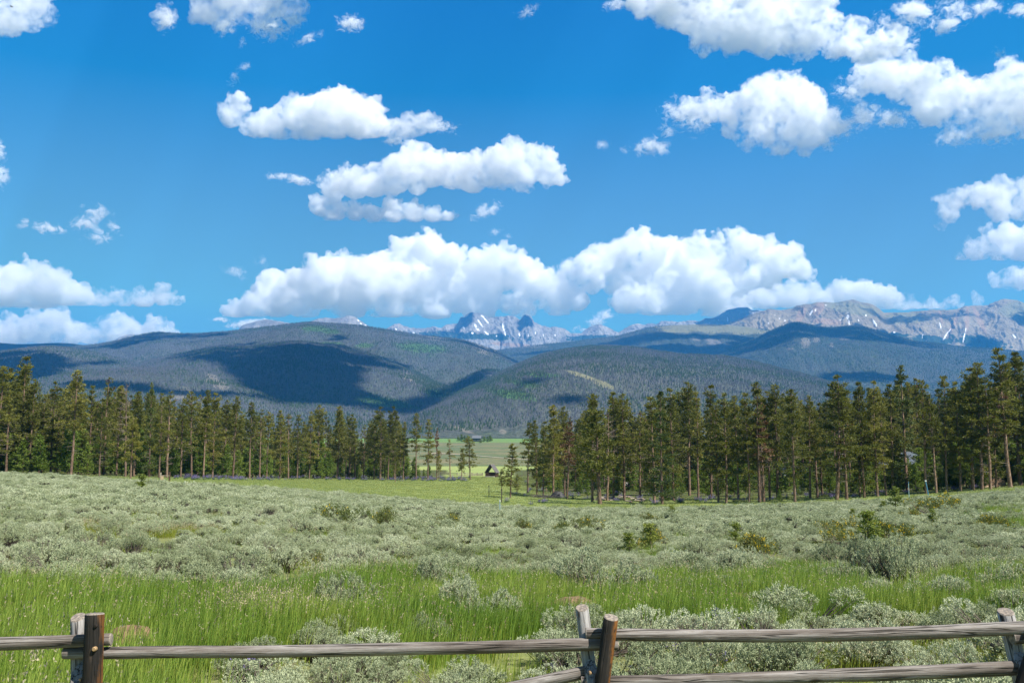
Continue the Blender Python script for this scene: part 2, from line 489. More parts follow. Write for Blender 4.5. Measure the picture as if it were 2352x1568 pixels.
Hh = [(1540,775),(1620,758),(1675,743),(1701,732),(1725,722),(1751,713),(1760,711),(1768,710),(1790,712),(1818,708),(1828,703),(1851,698),(1861,699),(1869,696),(1878,693),(1900,694),(1918,695),(1940,691),(1956,688),(1971,692),(1985,695),(2001,698),(2012,704),(2021,710),(2030,718),(2051,718),(2075,717),(2101,715),(2125,713),(2151,711),(2175,712),(2195,710),(2210,705),(2221,702),(2240,702),(2268,700),(2280,696),(2288,692),(2300,688),(2311,686),(2322,687),(2331,688),(2352,695),(2420,706),(2520,700),(2700,720),(2900,735)]
hills['H'] = ridge('mountains', Hh, 12000, 9300, 300, 3000, 1.0, 0.13, 800, 'ridge', 1.0, 9, 1.5, 150, 0.55, 6, (m_tan,), [
    (1863,718,3.5,11,28,3),(1873,712,2,6,20,3),(1947,727,5,8,10,3),(1950,740,2.5,9,-12,3),(2010,743,4,14,-28,3),(1989,724,4,3,0,3),(1972,735,2,5,-30,3),(1948,718,4,2,0,3),(1790,731,3,2,0,3),(1803,736,4,2,0,3),(1897,701,3,2,0,3),(1780,724,3,1.5,0,3),
    (2160,748,2.2,12,-15,3),(2172,771,3.5,18,32,3),(2182,758,2,8,30,3),(2214,775,3,18,12,3),(2218,757,1.8,9,8,3),(2119,772,2,8,15,3),(2330,772,10,3,40,3),(2054,763,5,2,0,3),(1765,742,4,2,0,3),(2006,738,2,6,-30,3),(1800,746,2,2,0,3),(1930,735,2,2,0,3),(2101,763,2,2,0,3),
    (1960,708,70,14,8,0),(2080,730,55,14,0,0),(2335,712,40,22,0,0),(1880,708,12,22,25,1),(1840,722,10,20,25,1),(2221,735,5,34,3,1),(2190,745,5,30,25,1),(2250,735,6,40,-25,1),(2160,725,4,20,-15,1),(1900,738,40,8,5,1),
    (2140,782,60,12,5,2),(2250,785,70,14,8,2),(2060,770,30,8,5,2)], 0.8, 14, label='broad tan tundra summits')
# --- forested ranges
G2 = [(980,830),(1080,812),(1167,800),(1250,790),(1320,783),(1351,778),(1384,775),(1417,771),(1451,762),(1484,753),(1501,750),(1517,748),(1545,747),(1568,746),(1600,745),(1635,745),(1668,746),(1701,748),(1735,753),(1768,758),(1830,775),(1950,800)]
hills['G2'] = ridge('hills', G2, 9800, 6200, 200, 2000, 1.15, 0.09, 900, 'fbm', 0.8, 8, 1.5, 130, 0.35, 5, (m_back,), [
    (1620,752,110,12,2,0),(1700,757,60,10,5,0),(1555,758,40,9,0,0),(1640,785,28,10,20,1),(1600,778,14,7,0,1),(1190,792,60,6,4,1),(1130,778,40,5,0,1)], 2.0, 15, label='high shoulder with a pale grassy top')
Gm = [(1560,840),(1640,815),(1700,792),(1740,775),(1768,760),(1785,753),(1805,745),(1825,739),(1838,741),(1851,743),(1876,749),(1901,752),(1925,750),(1950,748),(1975,747),(1992,751),(2011,758),(2036,766),(2061,773),(2080,778),(2101,783),(2125,786),(2151,788),(2201,795),(2268,800),(2352,807),(2500,818),(2900,830)]
hills['G'] = ridge('hills', Gm, 8200, 4600, 150, 2000, 1.1, 0.10, 1000, 'fbm', 1.0, 7, 1.5, 150, 0.3, 5, (m_back,), [
    (1850,785,14,13,0,1),(1875,780,10,7,0,1),(1815,801,9,3,0,1),(1940,779,12,3,0,1),(1910,793,6,6,0,1)], 2.0, 16, label='dark forested mountain')
A = [(-700,800),(-300,790),(-100,788),(0,787),(40,790),(90,789),(133,787),(167,789),(220,795),(330,810),(420,825)]
hills['A'] = ridge('hills', A, 9000, 6500, 150, 2000, 1.0, 0.08, 900, 'fbm', 0.8, 7, 2.0, 60, 0.2, 4, (m_back,), None, 2.0, 17, label='blue far ridge')
B = [(-500,830),(-100,815),(60,806),(140,799),(200,793),(230,789),(260,784),(285,777),(310,771),(335,766),(363,762),(390,764),(417,766),(450,766),(483,764),(510,762),(533,760),(565,756),(600,752),(635,748),(667,744),(690,741),(710,740),(745,742),(784,744),(835,749),(884,756),(930,763),(971,770),(1012,774),(1051,778),(1085,787),(1117,797),(1135,804),(1151,811),(1168,820),(1184,828),(1205,834),(1240,850),(1300,870),(1400,890)]
hills['B'] = ridge('hills', B, 7600, 3800, 80, 2200, 1.0, 0.12, 1300, 'fbm', 0.9, 7, 1.5, 170, 0.25, 5, (m_left,), [
    (970,800,55,12,5,2),(840,793,22,5,0,2),(720,755,30,7,0,2),(760,760,20,6,0,2),(760,790,30,4,0,2),(930,860,40,12,25,1),(1110,800,30,14,30,1),(950,880,30,10,20,2),(1000,777,30,6,10,1),(880,915,60,10,15,2),(720,945,4,2,0,0)], 2.0, 18, label='broad grey forested mountain')
Dd = [(-600,815),(-200,812),(0,808),(30,804),(60,800),(85,797),(110,796),(140,797),(167,800),(200,806),(233,813),(265,821),(293,828),(340,842),(400,862),(470,880)]
hills['D'] = ridge('hills', Dd, 5600, 2800, 40, 1500, 1.0, 0.11, 900, 'fbm', 1.0, 7, 2.0, 120, 0.25, 5, (m_left,), None, 3.0, 19, label='low hill')
C1 = [(180,850),(240,822),(300,800),(350,783),(372,782),(400,787),(425,793),(447,799),(480,808),(540,826),(600,845)]
hills['C1'] = ridge('hills', C1, 6300, 4200, 60, 1200, 1.0, 0.09, 900, 'fbm', 0.8, 7, 2.0, 80, 0.2, 5, (m_left,), None, 4.0, 20, label='sunlit spur')
C2 = [(230,868),(290,845),(340,828),(385,817),(433,808),(466,799),(500,794),(535,795),(580,795),(625,789),(667,784),(700,784),(733,790),(760,791),(784,793),(824,803),(855,811),(884,820),(920,832),(951,842),(1000,860),(1060,885),(1120,905)]
hills['C2'] = ridge('hills', C2, 5600, 2700, 40, 1300, 1.0, 0.12, 1000, 'fbm', 1.0, 7, 1.5, 140, 0.25, 5, (m_left,), [(940,865,30,14,30,1),(1010,905,40,10,15,2),(530,900,100,16,0,1),(890,925,70,10,10,2)], 3.0, 21, label='middle spur')
C3 = [(-600,885),(-200,882),(0,878),(100,866),(200,852),(300,846),(400,842),(470,846),(540,858),(600,880),(640,905),(700,915),(780,915),(840,918),(900,932),(960,948),(1000,955)]
hills['C3'] = ridge('hills', C3, 4000, 1900, 8, 1000, 1.0, 0.10, 700, 'fbm', 1.0, 7, 2.0, 120, 0.2, 5, (m_left,), [(420,905,60,16,0,1),(500,880,40,14,40,1)], 3.0, 22, label='low front slope')
E = [(820,965),(870,945),(911,927),(955,912),(1000,895),(1035,880),(1070,865),(1104,851),(1120,849),(1137,848),(1150,852),(1170,862),(1210,885),(1260,910)]
hills['E'] = ridge('hills', E, 5000, 2600, 30, 1000, 1.0, 0.08, 700, 'fbm', 0.9, 7, 1.5, 90, 0.2, 5, (m_right,), [(1120,862,20,4,10,1)], 3.0, 23, label='narrow dark spur')
F = [(850,985),(905,965),(964,941),(990,927),(1017,913),(1050,899),(1085,884),(1117,872),(1137,861),(1157,853),(1178,842),(1200,832),(1225,822),(1251,813),(1285,806),(1317,800),(1350,797),(1384,795),(1418,796),(1451,798),(1485,803),(1517,808),(1545,812),(1568,815),(1620,817),(1668,820),(1700,825),(1735,833),(1768,841),(1801,850),(1835,858),(1868,867),(1910,880),(1960,893),(2050,905),(2200,915),(2500,930),(2900,940)]
hills['F'] = ridge('hills', F, [(850,3300),(1100,4600),(1384,5600),(1868,4600),(2400,4000)], 1900, 14, 1600, 0.95, 0.10, 1100, 'fbm', 0.9, 7, 1.5, 190, 0.25, 5, (m_right,), [
    (1385,882,34,6,24,0),(1335,862,40,4,18,0),(1200,882,40,8,10,2),(1170,905,60,10,10,2),(1155,990,8,6,0,1),(1060,985,30,5,20,1),(1240,862,40,5,0,2)], 3.0, 24, label='rounded forested hill')
Fr = [(1560,905),(1650,893),(1720,880),(1790,868),(1850,862),(1901,858),(1960,853),(2020,858),(2064,870),(2130,875),(2201,868),(2268,862),(2352,858),(2600,850),(2900,850)]
hills['Fr'] = ridge('hills', Fr, 6300, 3400, 60, 1300, 1.0, 0.10, 1000, 'fbm', 0.9, 7, 2.0, 110, 0.2, 5, (m_right,), None, 3.0, 25, label='low dark ridge behind the pines')

# far trees: one mass of small conifers on the slopes
def far_tree(name, mat, seed, w=0.24, n=5):
    rng = np.random.default_rng(seed); V, Fq = [], []
    for (z0, z1, r) in ((0.0, 0.62, w), (0.3, 0.85, w * 0.72), (0.6, 1.0, w * 0.42)):
        b = len(V); a0 = rng.uniform(0, 6)
        for k in range(n):
            a = a0 + k * 2 * math.pi / n; rr = r * rng.uniform(0.7, 1.2)
            V.append((rr * math.cos(a), rr * math.sin(a), z0 + rng.uniform(0, 0.08)))
        V.append((0, 0, z1))
        for k in range(n): Fq.append((b + k, b + (k + 1) % n, b + n))
    return mesh(name, V, Fq, mats=(mat,))
def tree_mat(name, c0, c1):
    n = NT(name); return n.principled(n.ramp(n.rnd(), [(0.0, c0), (1.0, c1)]), 0.95, 0.05)
mt_green = tree_mat('far_conifer_green', (0.032, 0.050, 0.022), (0.060, 0.085, 0.036))
mt_grey = tree_mat('far_conifer_dead', (0.078, 0.080, 0.086), (0.118, 0.120, 0.127))
far_protos = [far_tree('far_conifer', mt_green, 1), far_tree('far_conifer', mt_green, 2, 0.2), far_tree('far_dead_conifer', mt_grey, 3, 0.2, 4), far_tree('far_dead_conifer', mt_grey, 4, 0.17, 4)]
def forest_points(key, count, seed, pxr=(-150, 2500), s0=0.05, greenness=0.5):
    o, V, cov, rows, px = hills[key]
    rng = np.random.default_rng(seed)
    lo = int(rows * s0); hi = rows - 1
    ok = np.where((px > pxr[0]) & (px < pxr[1]))[0]
    P00 = V[lo:hi, ok[0]:ok[-1]]; 
    A = np.linalg.norm(np.cross(V[lo+1:hi+1, ok[0]:ok[-1]] - P00, V[lo:hi, ok[0]+1:ok[-1]+1] - P00), axis=-1)
    # visible from the valley: weight by how much each cell faces it
    el = (V[..., 2] - CAMZ) / V[..., 1]
    cm = np.maximum.accumulate(el, 0)
    vis = (el[lo:hi, ok[0]:ok[-1]] >= cm[lo:hi, ok[0]:ok[-1]] - 0.003)
    A = A * vis
    w = (A / A.sum()).ravel()
    ids = rng.choice(len(w), count, p=w)
    r_, c_ = np.unravel_index(ids, A.shape)
    a, b = rng.random((2, count, 1))
    r_ += lo; c_ += ok[0]
    P = (V[r_, c_] * (1-a) * (1-b) + V[r_+1, c_] * a * (1-b) + V[r_, c_+1] * (1-a) * b + V[r_+1, c_+1] * a * b)
    cv = cov[r_, c_]
    n1 = fbm(P / 420.0 + seed, 4, 0.6)
    keep = (np.maximum(cv[:, 0], 0.62 * cv[:, 1]) < 0.55 + 0.4 * n1 + 0.25 * (rng.random(len(n1)) < 0.3)) 
    P, cv, n1 = P[keep], cv[keep], n1[keep]
    g = (n1 * 1.7 + greenness + 0.35 * rng.normal(size=len(P)) + cv[:, 2]) > 0.5
    idx = np.where(g, rng.integers(0, 2, len(P)), rng.integers(2, 4, len(P)))
    return P, idx
pp, ii = [], []
for key, cnt, gr in (('F', 75000, 0.42), ('B', 60000, 0.30), ('C2', 42000, 0.34), ('C3', 26000, 0.36), ('D', 15000, 0.36), ('C1', 9000, 0.3), ('E', 12000, 0.5), ('G', 36000, 0.55), ('G2', 20000, 0.6), ('Fr', 15000, 0.5)):
    P, ix = forest_points(key, cnt, len(pp) + 40, greenness=gr); pp.append(P); ii.append(ix)
pp = np.concatenate(pp); ii = np.concatenate(ii)
_r = np.random.default_rng(5)
hgt = _r.uniform(6, 13, len(pp)) * np.where(pp[:, 1] < 3500, 0.8, 1.0)
scatter('forest', pp - np.array([0, 0, 1.0]), far_protos, np.stack([hgt * 1.1, hgt * 1.1, hgt], 1), _r.uniform(0, 6.28, len(pp)), ii,
        label='grey and green conifer forest covering the far hills', cat='forest')
# ================================================================== clouds
def ico(sub):
    import bmesh
    bm = bmesh.new(); bmesh.ops.create_icosphere(bm, subdivisions=sub, radius=1.0)
    V = np.array([v.co[:] for v in bm.verts]); F = np.array([[v.index for v in f.verts] for f in bm.faces]); bm.free()
    return V, F
_ICO2 = ico(2)
def cloud_mat(name, dens, lam=0.0, cut=0.42, rate=0.13, dist=0.3):
    n = NT(name)
    if lam:
        f = n.math('ADD', n.math('MULTIPLY', n.noise(n.coord(), 1.0 / lam, 5, 0.66, dist), 0.62), n.math('MULTIPLY', n.noise(n.coord(), 0.28 / lam, 3, 0.6), 0.38))
        d = n.mapr(f, cut, cut + 0.22, 0.0, dens)
        n.m.cycles.volume_step_rate = rate
    else: d = dens
    v = n.n('VolumeScatter', None, Color=(1, 1, 1), Density=d, Anisotropy=0.0)
    n.t.links.new(v.outputs[0], n.out.inputs['Volume'])
    return n.m
_cm = {}
def balls_to_mesh(name, Cs, Rs, voxel, px, disp, mat, seed, flat=None):
    V0, F0 = _ICO2
    V = (Cs[:, None] + Rs[:, None, None] * V0[None]).reshape(-1, 3)
    F = (F0[None] + (np.arange(len(Cs)) * len(V0))[:, None, None]).reshape(-1, 3)
    me = mesh(name, V, quads=F)
    tmp = bpy.data.objects.new('tmp', me); COL.objects.link(tmp)
    md = tmp.modifiers.new('r', 'REMESH'); md.mode = 'VOXEL'; md.voxel_size = voxel
    dg = bpy.context.evaluated_depsgraph_get(); dg.update()
    ev = bpy.data.meshes.new_from_object(tmp.evaluated_get(dg))
    bpy.data.objects.remove(tmp); bpy.data.meshes.remove(me)
    n = len(ev.vertices)
    co = np.empty(n * 3, np.float32); ev.vertices.foreach_get('co', co); co = co.reshape(-1, 3)
    def normals():
        a = np.empty(n * 3, np.float32); ev.vertices.foreach_get('normal', a); return a.reshape(-1, 3)
    for lam, amp, kind in disp:
        nn = normals()
        d = fbm(co / (lam * px) + seed, 3, 0.5, kind=kind)
        k = np.clip(nn[:, 2] * 0.8 + 0.75, 0.25, 1.0) if flat is not None else 1.0
        co = co + nn * (d * amp * px * k)[:, None]
        ev.vertices.foreach_set('co', co.ravel()); ev.update()
    tmp = bpy.data.objects.new('tmp', ev); COL.objects.link(tmp)
    md = tmp.modifiers.new('r', 'REMESH'); md.mode = 'VOXEL'; md.voxel_size = voxel * 0.85
    dg = bpy.context.evaluated_depsgraph_get(); dg.update()
    ev2 = bpy.data.meshes.new_from_object(tmp.evaluated_get(dg))
    bpy.data.objects.remove(tmp); bpy.data.meshes.remove(ev); ev = ev2
    ev.name = name; ev.materials.clear(); ev.materials.append(mat)
    ev.polygons.foreach_set('use_smooth', np.ones(len(ev.polygons), bool))
    ev.update()
    return ev

def cloud(label, blobs, base, mfp=7.0, D=None, seed=1, gens=2, vox=1.7, disp=((46, 15, 'fbm'), (26, 10, 'billow'), (11, 5, 'billow'), (5, 1.8, 'billow')), depth=1.0, kids=12, flat=0.35, drop=0.0, cbase=2400.0):
    """blobs: measured (px, py, radius px); base: row of the flat cloud base"""
    rng = np.random.default_rng(seed)
    if D is None: D = float((cbase - CAMZ) / ray(1176, base)[1])
    px = D / FOC
    Cs, Rs = [], []
    for (x, y, r) in blobs:
        lev = [(at(x, y, D + rng.uniform(-0.5, 0.5) * r * px * depth), r * px)]
        for g in range(gens):
            nxt = []
            for c, rr in lev:
                Cs.append(c); Rs.append(rr)
                for k in range(kids if g == 0 else kids // 2):
                    d = rng.normal(size=3); d[2] = abs(d[2]) * 0.9 - 0.35; d /= np.linalg.norm(d)
                    q = rr * rng.uniform(0.22, 0.5)
                    if rng.random() < drop: continue
                    nxt.append((c + d * (rr * 0.95), q))
            lev = nxt
        for c, rr in lev: Cs.append(c); Rs.append(rr)
    Cs, Rs = np.array(Cs), np.array(Rs)
    ok = Rs > 1.2 * vox * px; Cs, Rs = Cs[ok], Rs[ok]
    key = round(mfp * px, -1)
    mat = cloud_mat('cloud_vapour', 1.0 / (mfp * 1.3 * px), 24 * px, 0.455 if flat is None else 0.425)
    Rs = Rs * (1.15 if flat is None else 1.06)
    me = balls_to_mesh('cloud', Cs, Rs, vox * px, px, disp, mat, seed * 1.7, flat)
    n = len(me.vertices); co = np.empty(n * 3, np.float32); me.vertices.foreach_get('co', co); co = co.reshape(-1, 3)
    if flat:
        zb = CAMZ + float(ray(1176, base - 14)[1]) * D
        # flatten what hangs below the base
        low = co[:, 2] < zb
        co[low, 2] = zb + (co[low, 2] - zb) * flat * 0.6 + 3.0 * px * fbm(co[low] / (22 * px), 3)
        me.vertices.foreach_set('co', co.ravel()); me.update()
    o = link('cloud', me)
    tag(o, label, 'cloud', 'white cumulus clouds in the sky')
    return o
def wisp(label, ells, base, mfp=24.0, seed=1, D=None, fil=0.34, solid=0.0):
    """ragged thin cloud: ells (cx, cy, rx, ry, rot); vapour thins out towards the rim of each ellipse"""
    rng = np.random.default_rng(seed)
    if D is None: D = float((2400.0 - CAMZ) / ray(1176, base)[1])
    px = D / FOC
    n = NT('cloud_wisp'); c = n.coord()
    V0, F0 = ico(3); Vs, Fs = [], []
    fall = None
    for k, (cx, cy_, rx, ry, rot) in enumerate(ells):
        ctr = at(cx, cy_, D + rng.uniform(-6, 6) * px)
        rad = np.array([rx, 0.8 * (rx + ry) / 2, ry]) * px * 1.25
        a = R(rot); ca, sa = math.cos(a), math.sin(a)
        L = V0 * rad
        Wd = np.stack([L[:, 0] * ca + L[:, 2] * sa, L[:, 1], -L[:, 0] * sa + L[:, 2] * ca], 1) + ctr
        Vs.append(Wd); Fs.append(F0 + k * len(V0))
        mp = n.n('Mapping', {'vector_type': 'TEXTURE'}, Vector=c)
        mp.inputs['Location'].default_value = ctr; mp.inputs['Rotation'].default_value = (0, a, 0); mp.inputs['Scale'].default_value = rad
        ln = n.n('VectorMath', {'operation': 'LENGTH'}); n.set(ln, 0, mp.outputs[0])
        f = n.math('SUBTRACT', 1.0, ln.outputs['Value'])
        fall = f if fall is None else n.math('MAXIMUM', fall, f)
    rx = max(e[2] for e in ells); ry = max(e[3] for e in ells)
    lam = fil * (rx + ry) * px
    sq = n.vscale(c, (1.0, 1.0, 1.25))
    nz = n.math('ADD', n.math('MULTIPLY', n.noise(sq, 1.0 / lam, 7, 0.68, 1.1), 0.72), n.math('MULTIPLY', n.noise(sq, 0.33 / lam, 3, 0.6, 0.4), 0.28))
    val = n.math('ADD', n.math('MULTIPLY', n.math('SUBTRACT', nz, 0.5), 5.5), n.math('SUBTRACT', n.math('MULTIPLY', fall, 1.15), 0.66 - 1.3 * solid))
    d = n.mapr(val, 0.0, 0.7, 0.0, 1.0 / (mfp * 0.42 * px))
    n.m.cycles.volume_step_rate = 0.10
    v = n.n('VolumeScatter', None, Color=(1, 1, 1), Density=d, Anisotropy=0.0)
    n.t.links.new(v.outputs[0], n.out.inputs['Volume'])
    me = mesh('cloud', np.concatenate(Vs), quads=np.concatenate(Fs))
    if len(ells) > 1:
        tmp = bpy.data.objects.new('tmp', me); COL.objects.link(tmp)
        md = tmp.modifiers.new('r', 'REMESH'); md.mode = 'VOXEL'; md.voxel_size = 2.5 * px
        dg = bpy.context.evaluated_depsgraph_get(); dg.update()
        m2 = bpy.data.meshes.new_from_object(tmp.evaluated_get(dg)); bpy.data.objects.remove(tmp); me = m2; me.name = 'cloud'
    me.materials.clear(); me.materials.append(n.m)
    o = link('cloud', me)
    tag(o, label, 'cloud', 'thin ragged clouds in the sky')
    return o

cloud('long white cloud shaped like a sleeping animal, high up left of the middle', [(530,265,30),(548,240,24),(590,290,32),(640,285,42),(690,275,48),(745,262,55),(790,255,56),(825,270,52),(850,290,36),(720,305,26),(620,310,20),(770,305,26)], 326, seed=2)
cloud('ragged white cloud joined to the right end of the long sleeping-animal cloud', [(895,300,22),(925,298,28),(960,285,30),(990,283,24),(1015,290,14),(905,320,12),(935,322,10)], 328, mfp=11, seed=3, vox=1.8)
cloud('wide white two-tiered cloud hanging over the sharp grey peaks', [(770,425,34),(815,420,38),(860,415,40),(905,400,46),(950,380,46),(990,390,42),(1040,395,42),(1085,400,44),(1135,390,46),(1185,378,46),(1230,375,44),(1262,395,34),(1285,410,18),(900,430,24),(960,425,26),(1200,420,24),(1150,420,20),
      (735,475,24),(770,480,30),(815,488,22),(860,492,24),(905,492,28),(950,490,26),(995,494,22),(1030,498,16),(880,505,14),(760,500,16)], 518, seed=4, flat=0.5)
cloud('white puffy cloud with torn wispy sides, high up right of the middle', [(1590,250,26),(1640,250,36),(1700,255,46),(1745,235,55),(1800,225,58),(1840,250,56),(1860,290,50),(1800,300,48),(1740,295,46),(1690,290,32),(1900,300,28),(1790,335,26),(1850,335,24),(1720,335,18),(1560,260,14),(1930,305,16)], 352, seed=5, flat=None, depth=0.7)
cloud('big white cloud cut by the right edge of the frame, beside the torn puffy one', [(1985,180,36),(2030,175,44),(2080,185,50),(2130,200,52),(2180,215,48),(2230,225,46),(2280,225,52),(2330,205,58),(2375,200,60),(2200,275,36),(2140,255,36),(2190,310,26),(2240,285,30),(2300,280,30),(2350,290,30),(2400,240,60)], 332, seed=6, flat=None, depth=0.7)
cloud('largest white cloud, reaching over the top edge right of the middle', [(1480,5,36),(1530,15,44),(1580,30,48),(1640,60,52),(1690,55,62),(1750,60,62),(1810,60,62),(1870,65,50),(1615,100,28),(1680,100,30),(1760,100,34),(1850,105,34),(1920,105,36),(1975,120,28),(2010,105,30),(1600,-20,60),(1750,-30,70),(1870,-20,60),(2060,85,24),(1960,70,30)], 140, seed=7, flat=None, depth=0.7)
cloud('grey-white cloud in the top left corner', [(10,20,50),(50,35,42),(85,25,36),(105,45,20),(20,60,26),(70,60,18),(-40,20,60),(60,-10,50)], 80, mfp=12, seed=8, flat=None)
cloud('white cloud with shredded lower edge at the top, left of the middle', [(470,20,36),(520,20,42),(570,15,42),(620,5,40),(665,5,36),(690,20,20),(500,55,20),(450,40,16),(590,50,18),(630,60,14),(540,-20,60),(385,40,20),(370,60,12),(380,15,12)], 85, mfp=12, seed=9, flat=None, depth=0.7)
cloud('heaped white cloud bank rising behind the sharp grey peaks', [(545,712,26),(590,705,38),(640,680,50),(690,670,52),(740,655,56),(790,650,58),(840,645,56),(890,655,56),(940,650,60),(990,650,60),(1050,660,60),(1110,640,54),(1140,610,44),(1135,590,28),(1180,620,44),(1215,640,40),(1250,660,40),(1290,675,38),(1325,690,26),(985,580,46),(950,575,40),(1030,590,34),(920,585,22),(870,610,30),(700,700,40),(800,705,40),(900,710,40),(1000,710,40),(1100,705,42),(1200,700,40),(1280,705,28)], 738, seed=10, vox=2.0, depth=1.6, kids=14, mfp=6)
cloud('heaped white cloud bank to the right of the sharp grey peaks, flat topped', [(1300,620,28),(1340,620,36),(1385,610,44),(1430,590,48),(1470,575,44),(1500,580,40),(1540,590,48),(1590,590,44),(1640,590,44),(1700,570,40),(1720,560,28),(1760,580,40),(1800,600,40),(1835,620,30),(1860,632,16),(1420,640,44),(1480,650,56),(1550,655,60),(1630,655,56),(1700,650,50),(1760,640,36),(1440,690,36),(1500,700,40),(1570,705,36),(1640,705,36),(1700,700,30),(1360,650,26)], 736, seed=11, vox=2.0, depth=1.6, kids=14, mfp=6)
cloud('low white cloud bank just above the broad tan summits', [(1700,705,26),(1760,695,32),(1810,685,34),(1870,685,36),(1930,680,36),(1985,680,38),(2030,690,34),(2080,702,24),(2140,702,18),(2200,697,16),(2245,690,16),(2110,710,16),(2170,708,16)], 720, seed=12, vox=2.0, mfp=8, depth=1.5)
cloud('upper white cloud bank at the left edge, above the low hills', [(-40,660,60),(20,660,46),(70,650,46),(110,650,44),(150,670,36),(190,685,26),(235,690,24),(280,685,26),(330,688,24),(375,682,24),(405,692,16),(-10,695,36),(90,695,32),(40,700,26)], 715, seed=13, vox=2.0, depth=1.3, mfp=7)
cloud('lower white cloud bank at the left edge, resting behind the ridge', [(-40,765,50),(20,770,40),(70,755,40),(120,745,40),(155,765,34),(200,775,26),(250,755,34),(285,758,34),(330,770,26),(365,760,30),(395,775,20),(100,780,30),(310,785,26)], 800, seed=14, vox=2.0, depth=1.3, mfp=7, D=24000)
cloud('white cloud leaning in from the right edge, upper of the stack of three', [(2160,455,14),(2200,460,26),(2250,450,30),(2290,440,28),(2340,455,36),(2390,460,40),(2180,490,24),(2160,515,12),(2290,480,28),(2350,480,26)], 520, seed=15, mfp=9, flat=None)
cloud('white cloud at the right edge, middle of the stack of three', [(2240,575,26),(2280,555,32),(2320,545,36),(2370,550,40),(2410,560,40),(2250,595,20),(2210,598,14),(2310,590,30),(2360,590,30)], 606, seed=16, mfp=8)
cloud('small white cloud at the right edge, lowest of the stack of three', [(2300,648,22),(2330,640,28),(2370,645,36),(2410,650,36),(2320,662,18)], 672, seed=17, mfp=8)
wisp('ragged thin cloud low on the left with an upright torn middle', [(55,515,20,17,0),(115,525,45,15,5),(200,512,52,24,-10),(222,492,36,30,0),(215,543,40,20,0),(262,520,34,16,20)], 565, seed=21, mfp=20, solid=0.05)
wisp('small puffy cloud alone near the top, left of the middle', [(805,53,40,20,0)], 66, seed=22, mfp=16, solid=0.12)
wisp('thin flat wisp just left of the wide two-tiered cloud', [(640,405,34,11,0),(692,414,38,11,5)], 425, seed=23, mfp=20, solid=0.1)
wisp('torn wisp right below the wide two-tiered cloud', [(1112,488,44,19,-25)], 508, seed=24, mfp=22, solid=0.08)
wisp('small faint puff below the torn wisp at mid height', [(1138,532,18,9,-10)], 545, seed=25, mfp=30, solid=0.1)
wisp('fainter smaller puff beside the small faint one at mid height', [(1166,542,13,8,0)], 552, seed=45, mfp=46, solid=0.08)
wisp('torn wisp at the left foot of the white puffy cloud', [(1490,338,58,22,0),(1532,305,30,26,30)], 355, seed=26, mfp=24, solid=0.04)
wisp('faint round scrap left of the torn wisp, right of the middle', [(1385,333,20,15,20)], 350, seed=46, mfp=40, solid=0.05)
wisp('ragged thin cloud along the top edge at the right', [(2100,30,66,40,0),(2190,20,56,30,20),(2265,18,64,26,0),(2175,55,50,22,-10),(2340,24,46,18,0),(2055,62,60,32,20)], 70, seed=27, mfp=20, fil=0.22, solid=0.02)
wisp('faint small puff at the right edge, below the ragged thin cloud', [(2292,122,24,24,0)], 140, seed=28, mfp=40)
wisp('small wisp near the top edge in the middle', [(1210,28,34,14,-25)], 45, seed=29, mfp=24, solid=0.05)
wisp('faint trailing puff under the shredded cloud at the top left, lower of two', [(538,180,15,22,20)], 200, seed=30, mfp=36, solid=0.05)
wisp('faint trailing puff under the shredded cloud at the top left, upper of two', [(562,153,16,12,-20)], 200, seed=47, mfp=36, solid=0.05)
wisp('lower cloud shred at the left edge at mid height', [(4,408,20,28,-20)], 430, seed=31, mfp=18, solid=0.12)
wisp('upper cloud shred at the left edge at mid height', [(0,345,14,28,-10)], 430, seed=48, mfp=22, solid=0.1)
wisp('faint wisp above the left end of the heaped cloud bank', [(545,625,36,15,15)], 640, seed=32, mfp=44, solid=0.04)
wisp('fainter wisp right of the faint one above the heaped bank', [(602,602,24,15,0)], 640, seed=49, mfp=55, solid=0.04)
wisp('thin scrap at the right tip of the shredded cloud at the top left', [(705,90,38,12,-25)], 110, seed=33, mfp=28, solid=0.05)
wisp('thin scrap hanging under the shredded cloud at the top left', [(556,100,10,16,10)], 110, seed=50, mfp=34, solid=0.05)
wisp('small puffs behind the ridge, left of the heaped cloud bank', [(505,734,24,8,0),(560,745,40,10,-6),(595,742,36,10,-10)], 770, seed=34, mfp=12, D=22000, solid=0.15)
wisp('small white clouds showing in the gap between the two heaped banks', [(1370,738,34,22,-40),(1342,758,30,11,0),(1392,722,26,14,0)], 768, seed=35, mfp=15, D=24000, solid=0.08)
# torn fringes along the big clouds
wisp('torn veil on the left side of the white puffy cloud', [(1575,255,60,34,10),(1600,285,50,30,0)], 352, seed=51, mfp=18, fil=0.2)
wisp('torn veil on the right side of the white puffy cloud', [(1930,298,60,34,0),(1900,265,40,34,0),(1880,330,46,24,0)], 352, seed=52, mfp=18, fil=0.2)
wisp('shreds between the two big clouds at the top right', [(1950,215,50,34,30),(1985,260,46,40,20),(2050,275,50,30,0)], 332, seed=53, mfp=22, fil=0.2)
wisp('shredded lower rim of the big cloud at the right edge', [(2200,315,70,28,0),(2290,310,60,30,0),(2130,270,50,30,10)], 332, seed=54, mfp=18, fil=0.2)
wisp('shredded right end of the largest cloud at the top', [(2040,95,70,40,10),(1990,120,60,26,0)], 140, seed=55, mfp=18, fil=0.2, solid=0.04)
wisp('shredded left tip of the largest cloud at the top', [(1440,5,60,20,-5)], 140, seed=56, mfp=20, fil=0.25, solid=0.04)
wisp('shredded lower edge of the cloud at the top left of the middle', [(620,60,60,36,0),(520,62,36,26,0),(380,45,30,34,0),(675,45,40,24,-20)], 85, seed=57, mfp=18, fil=0.2, solid=0.02)
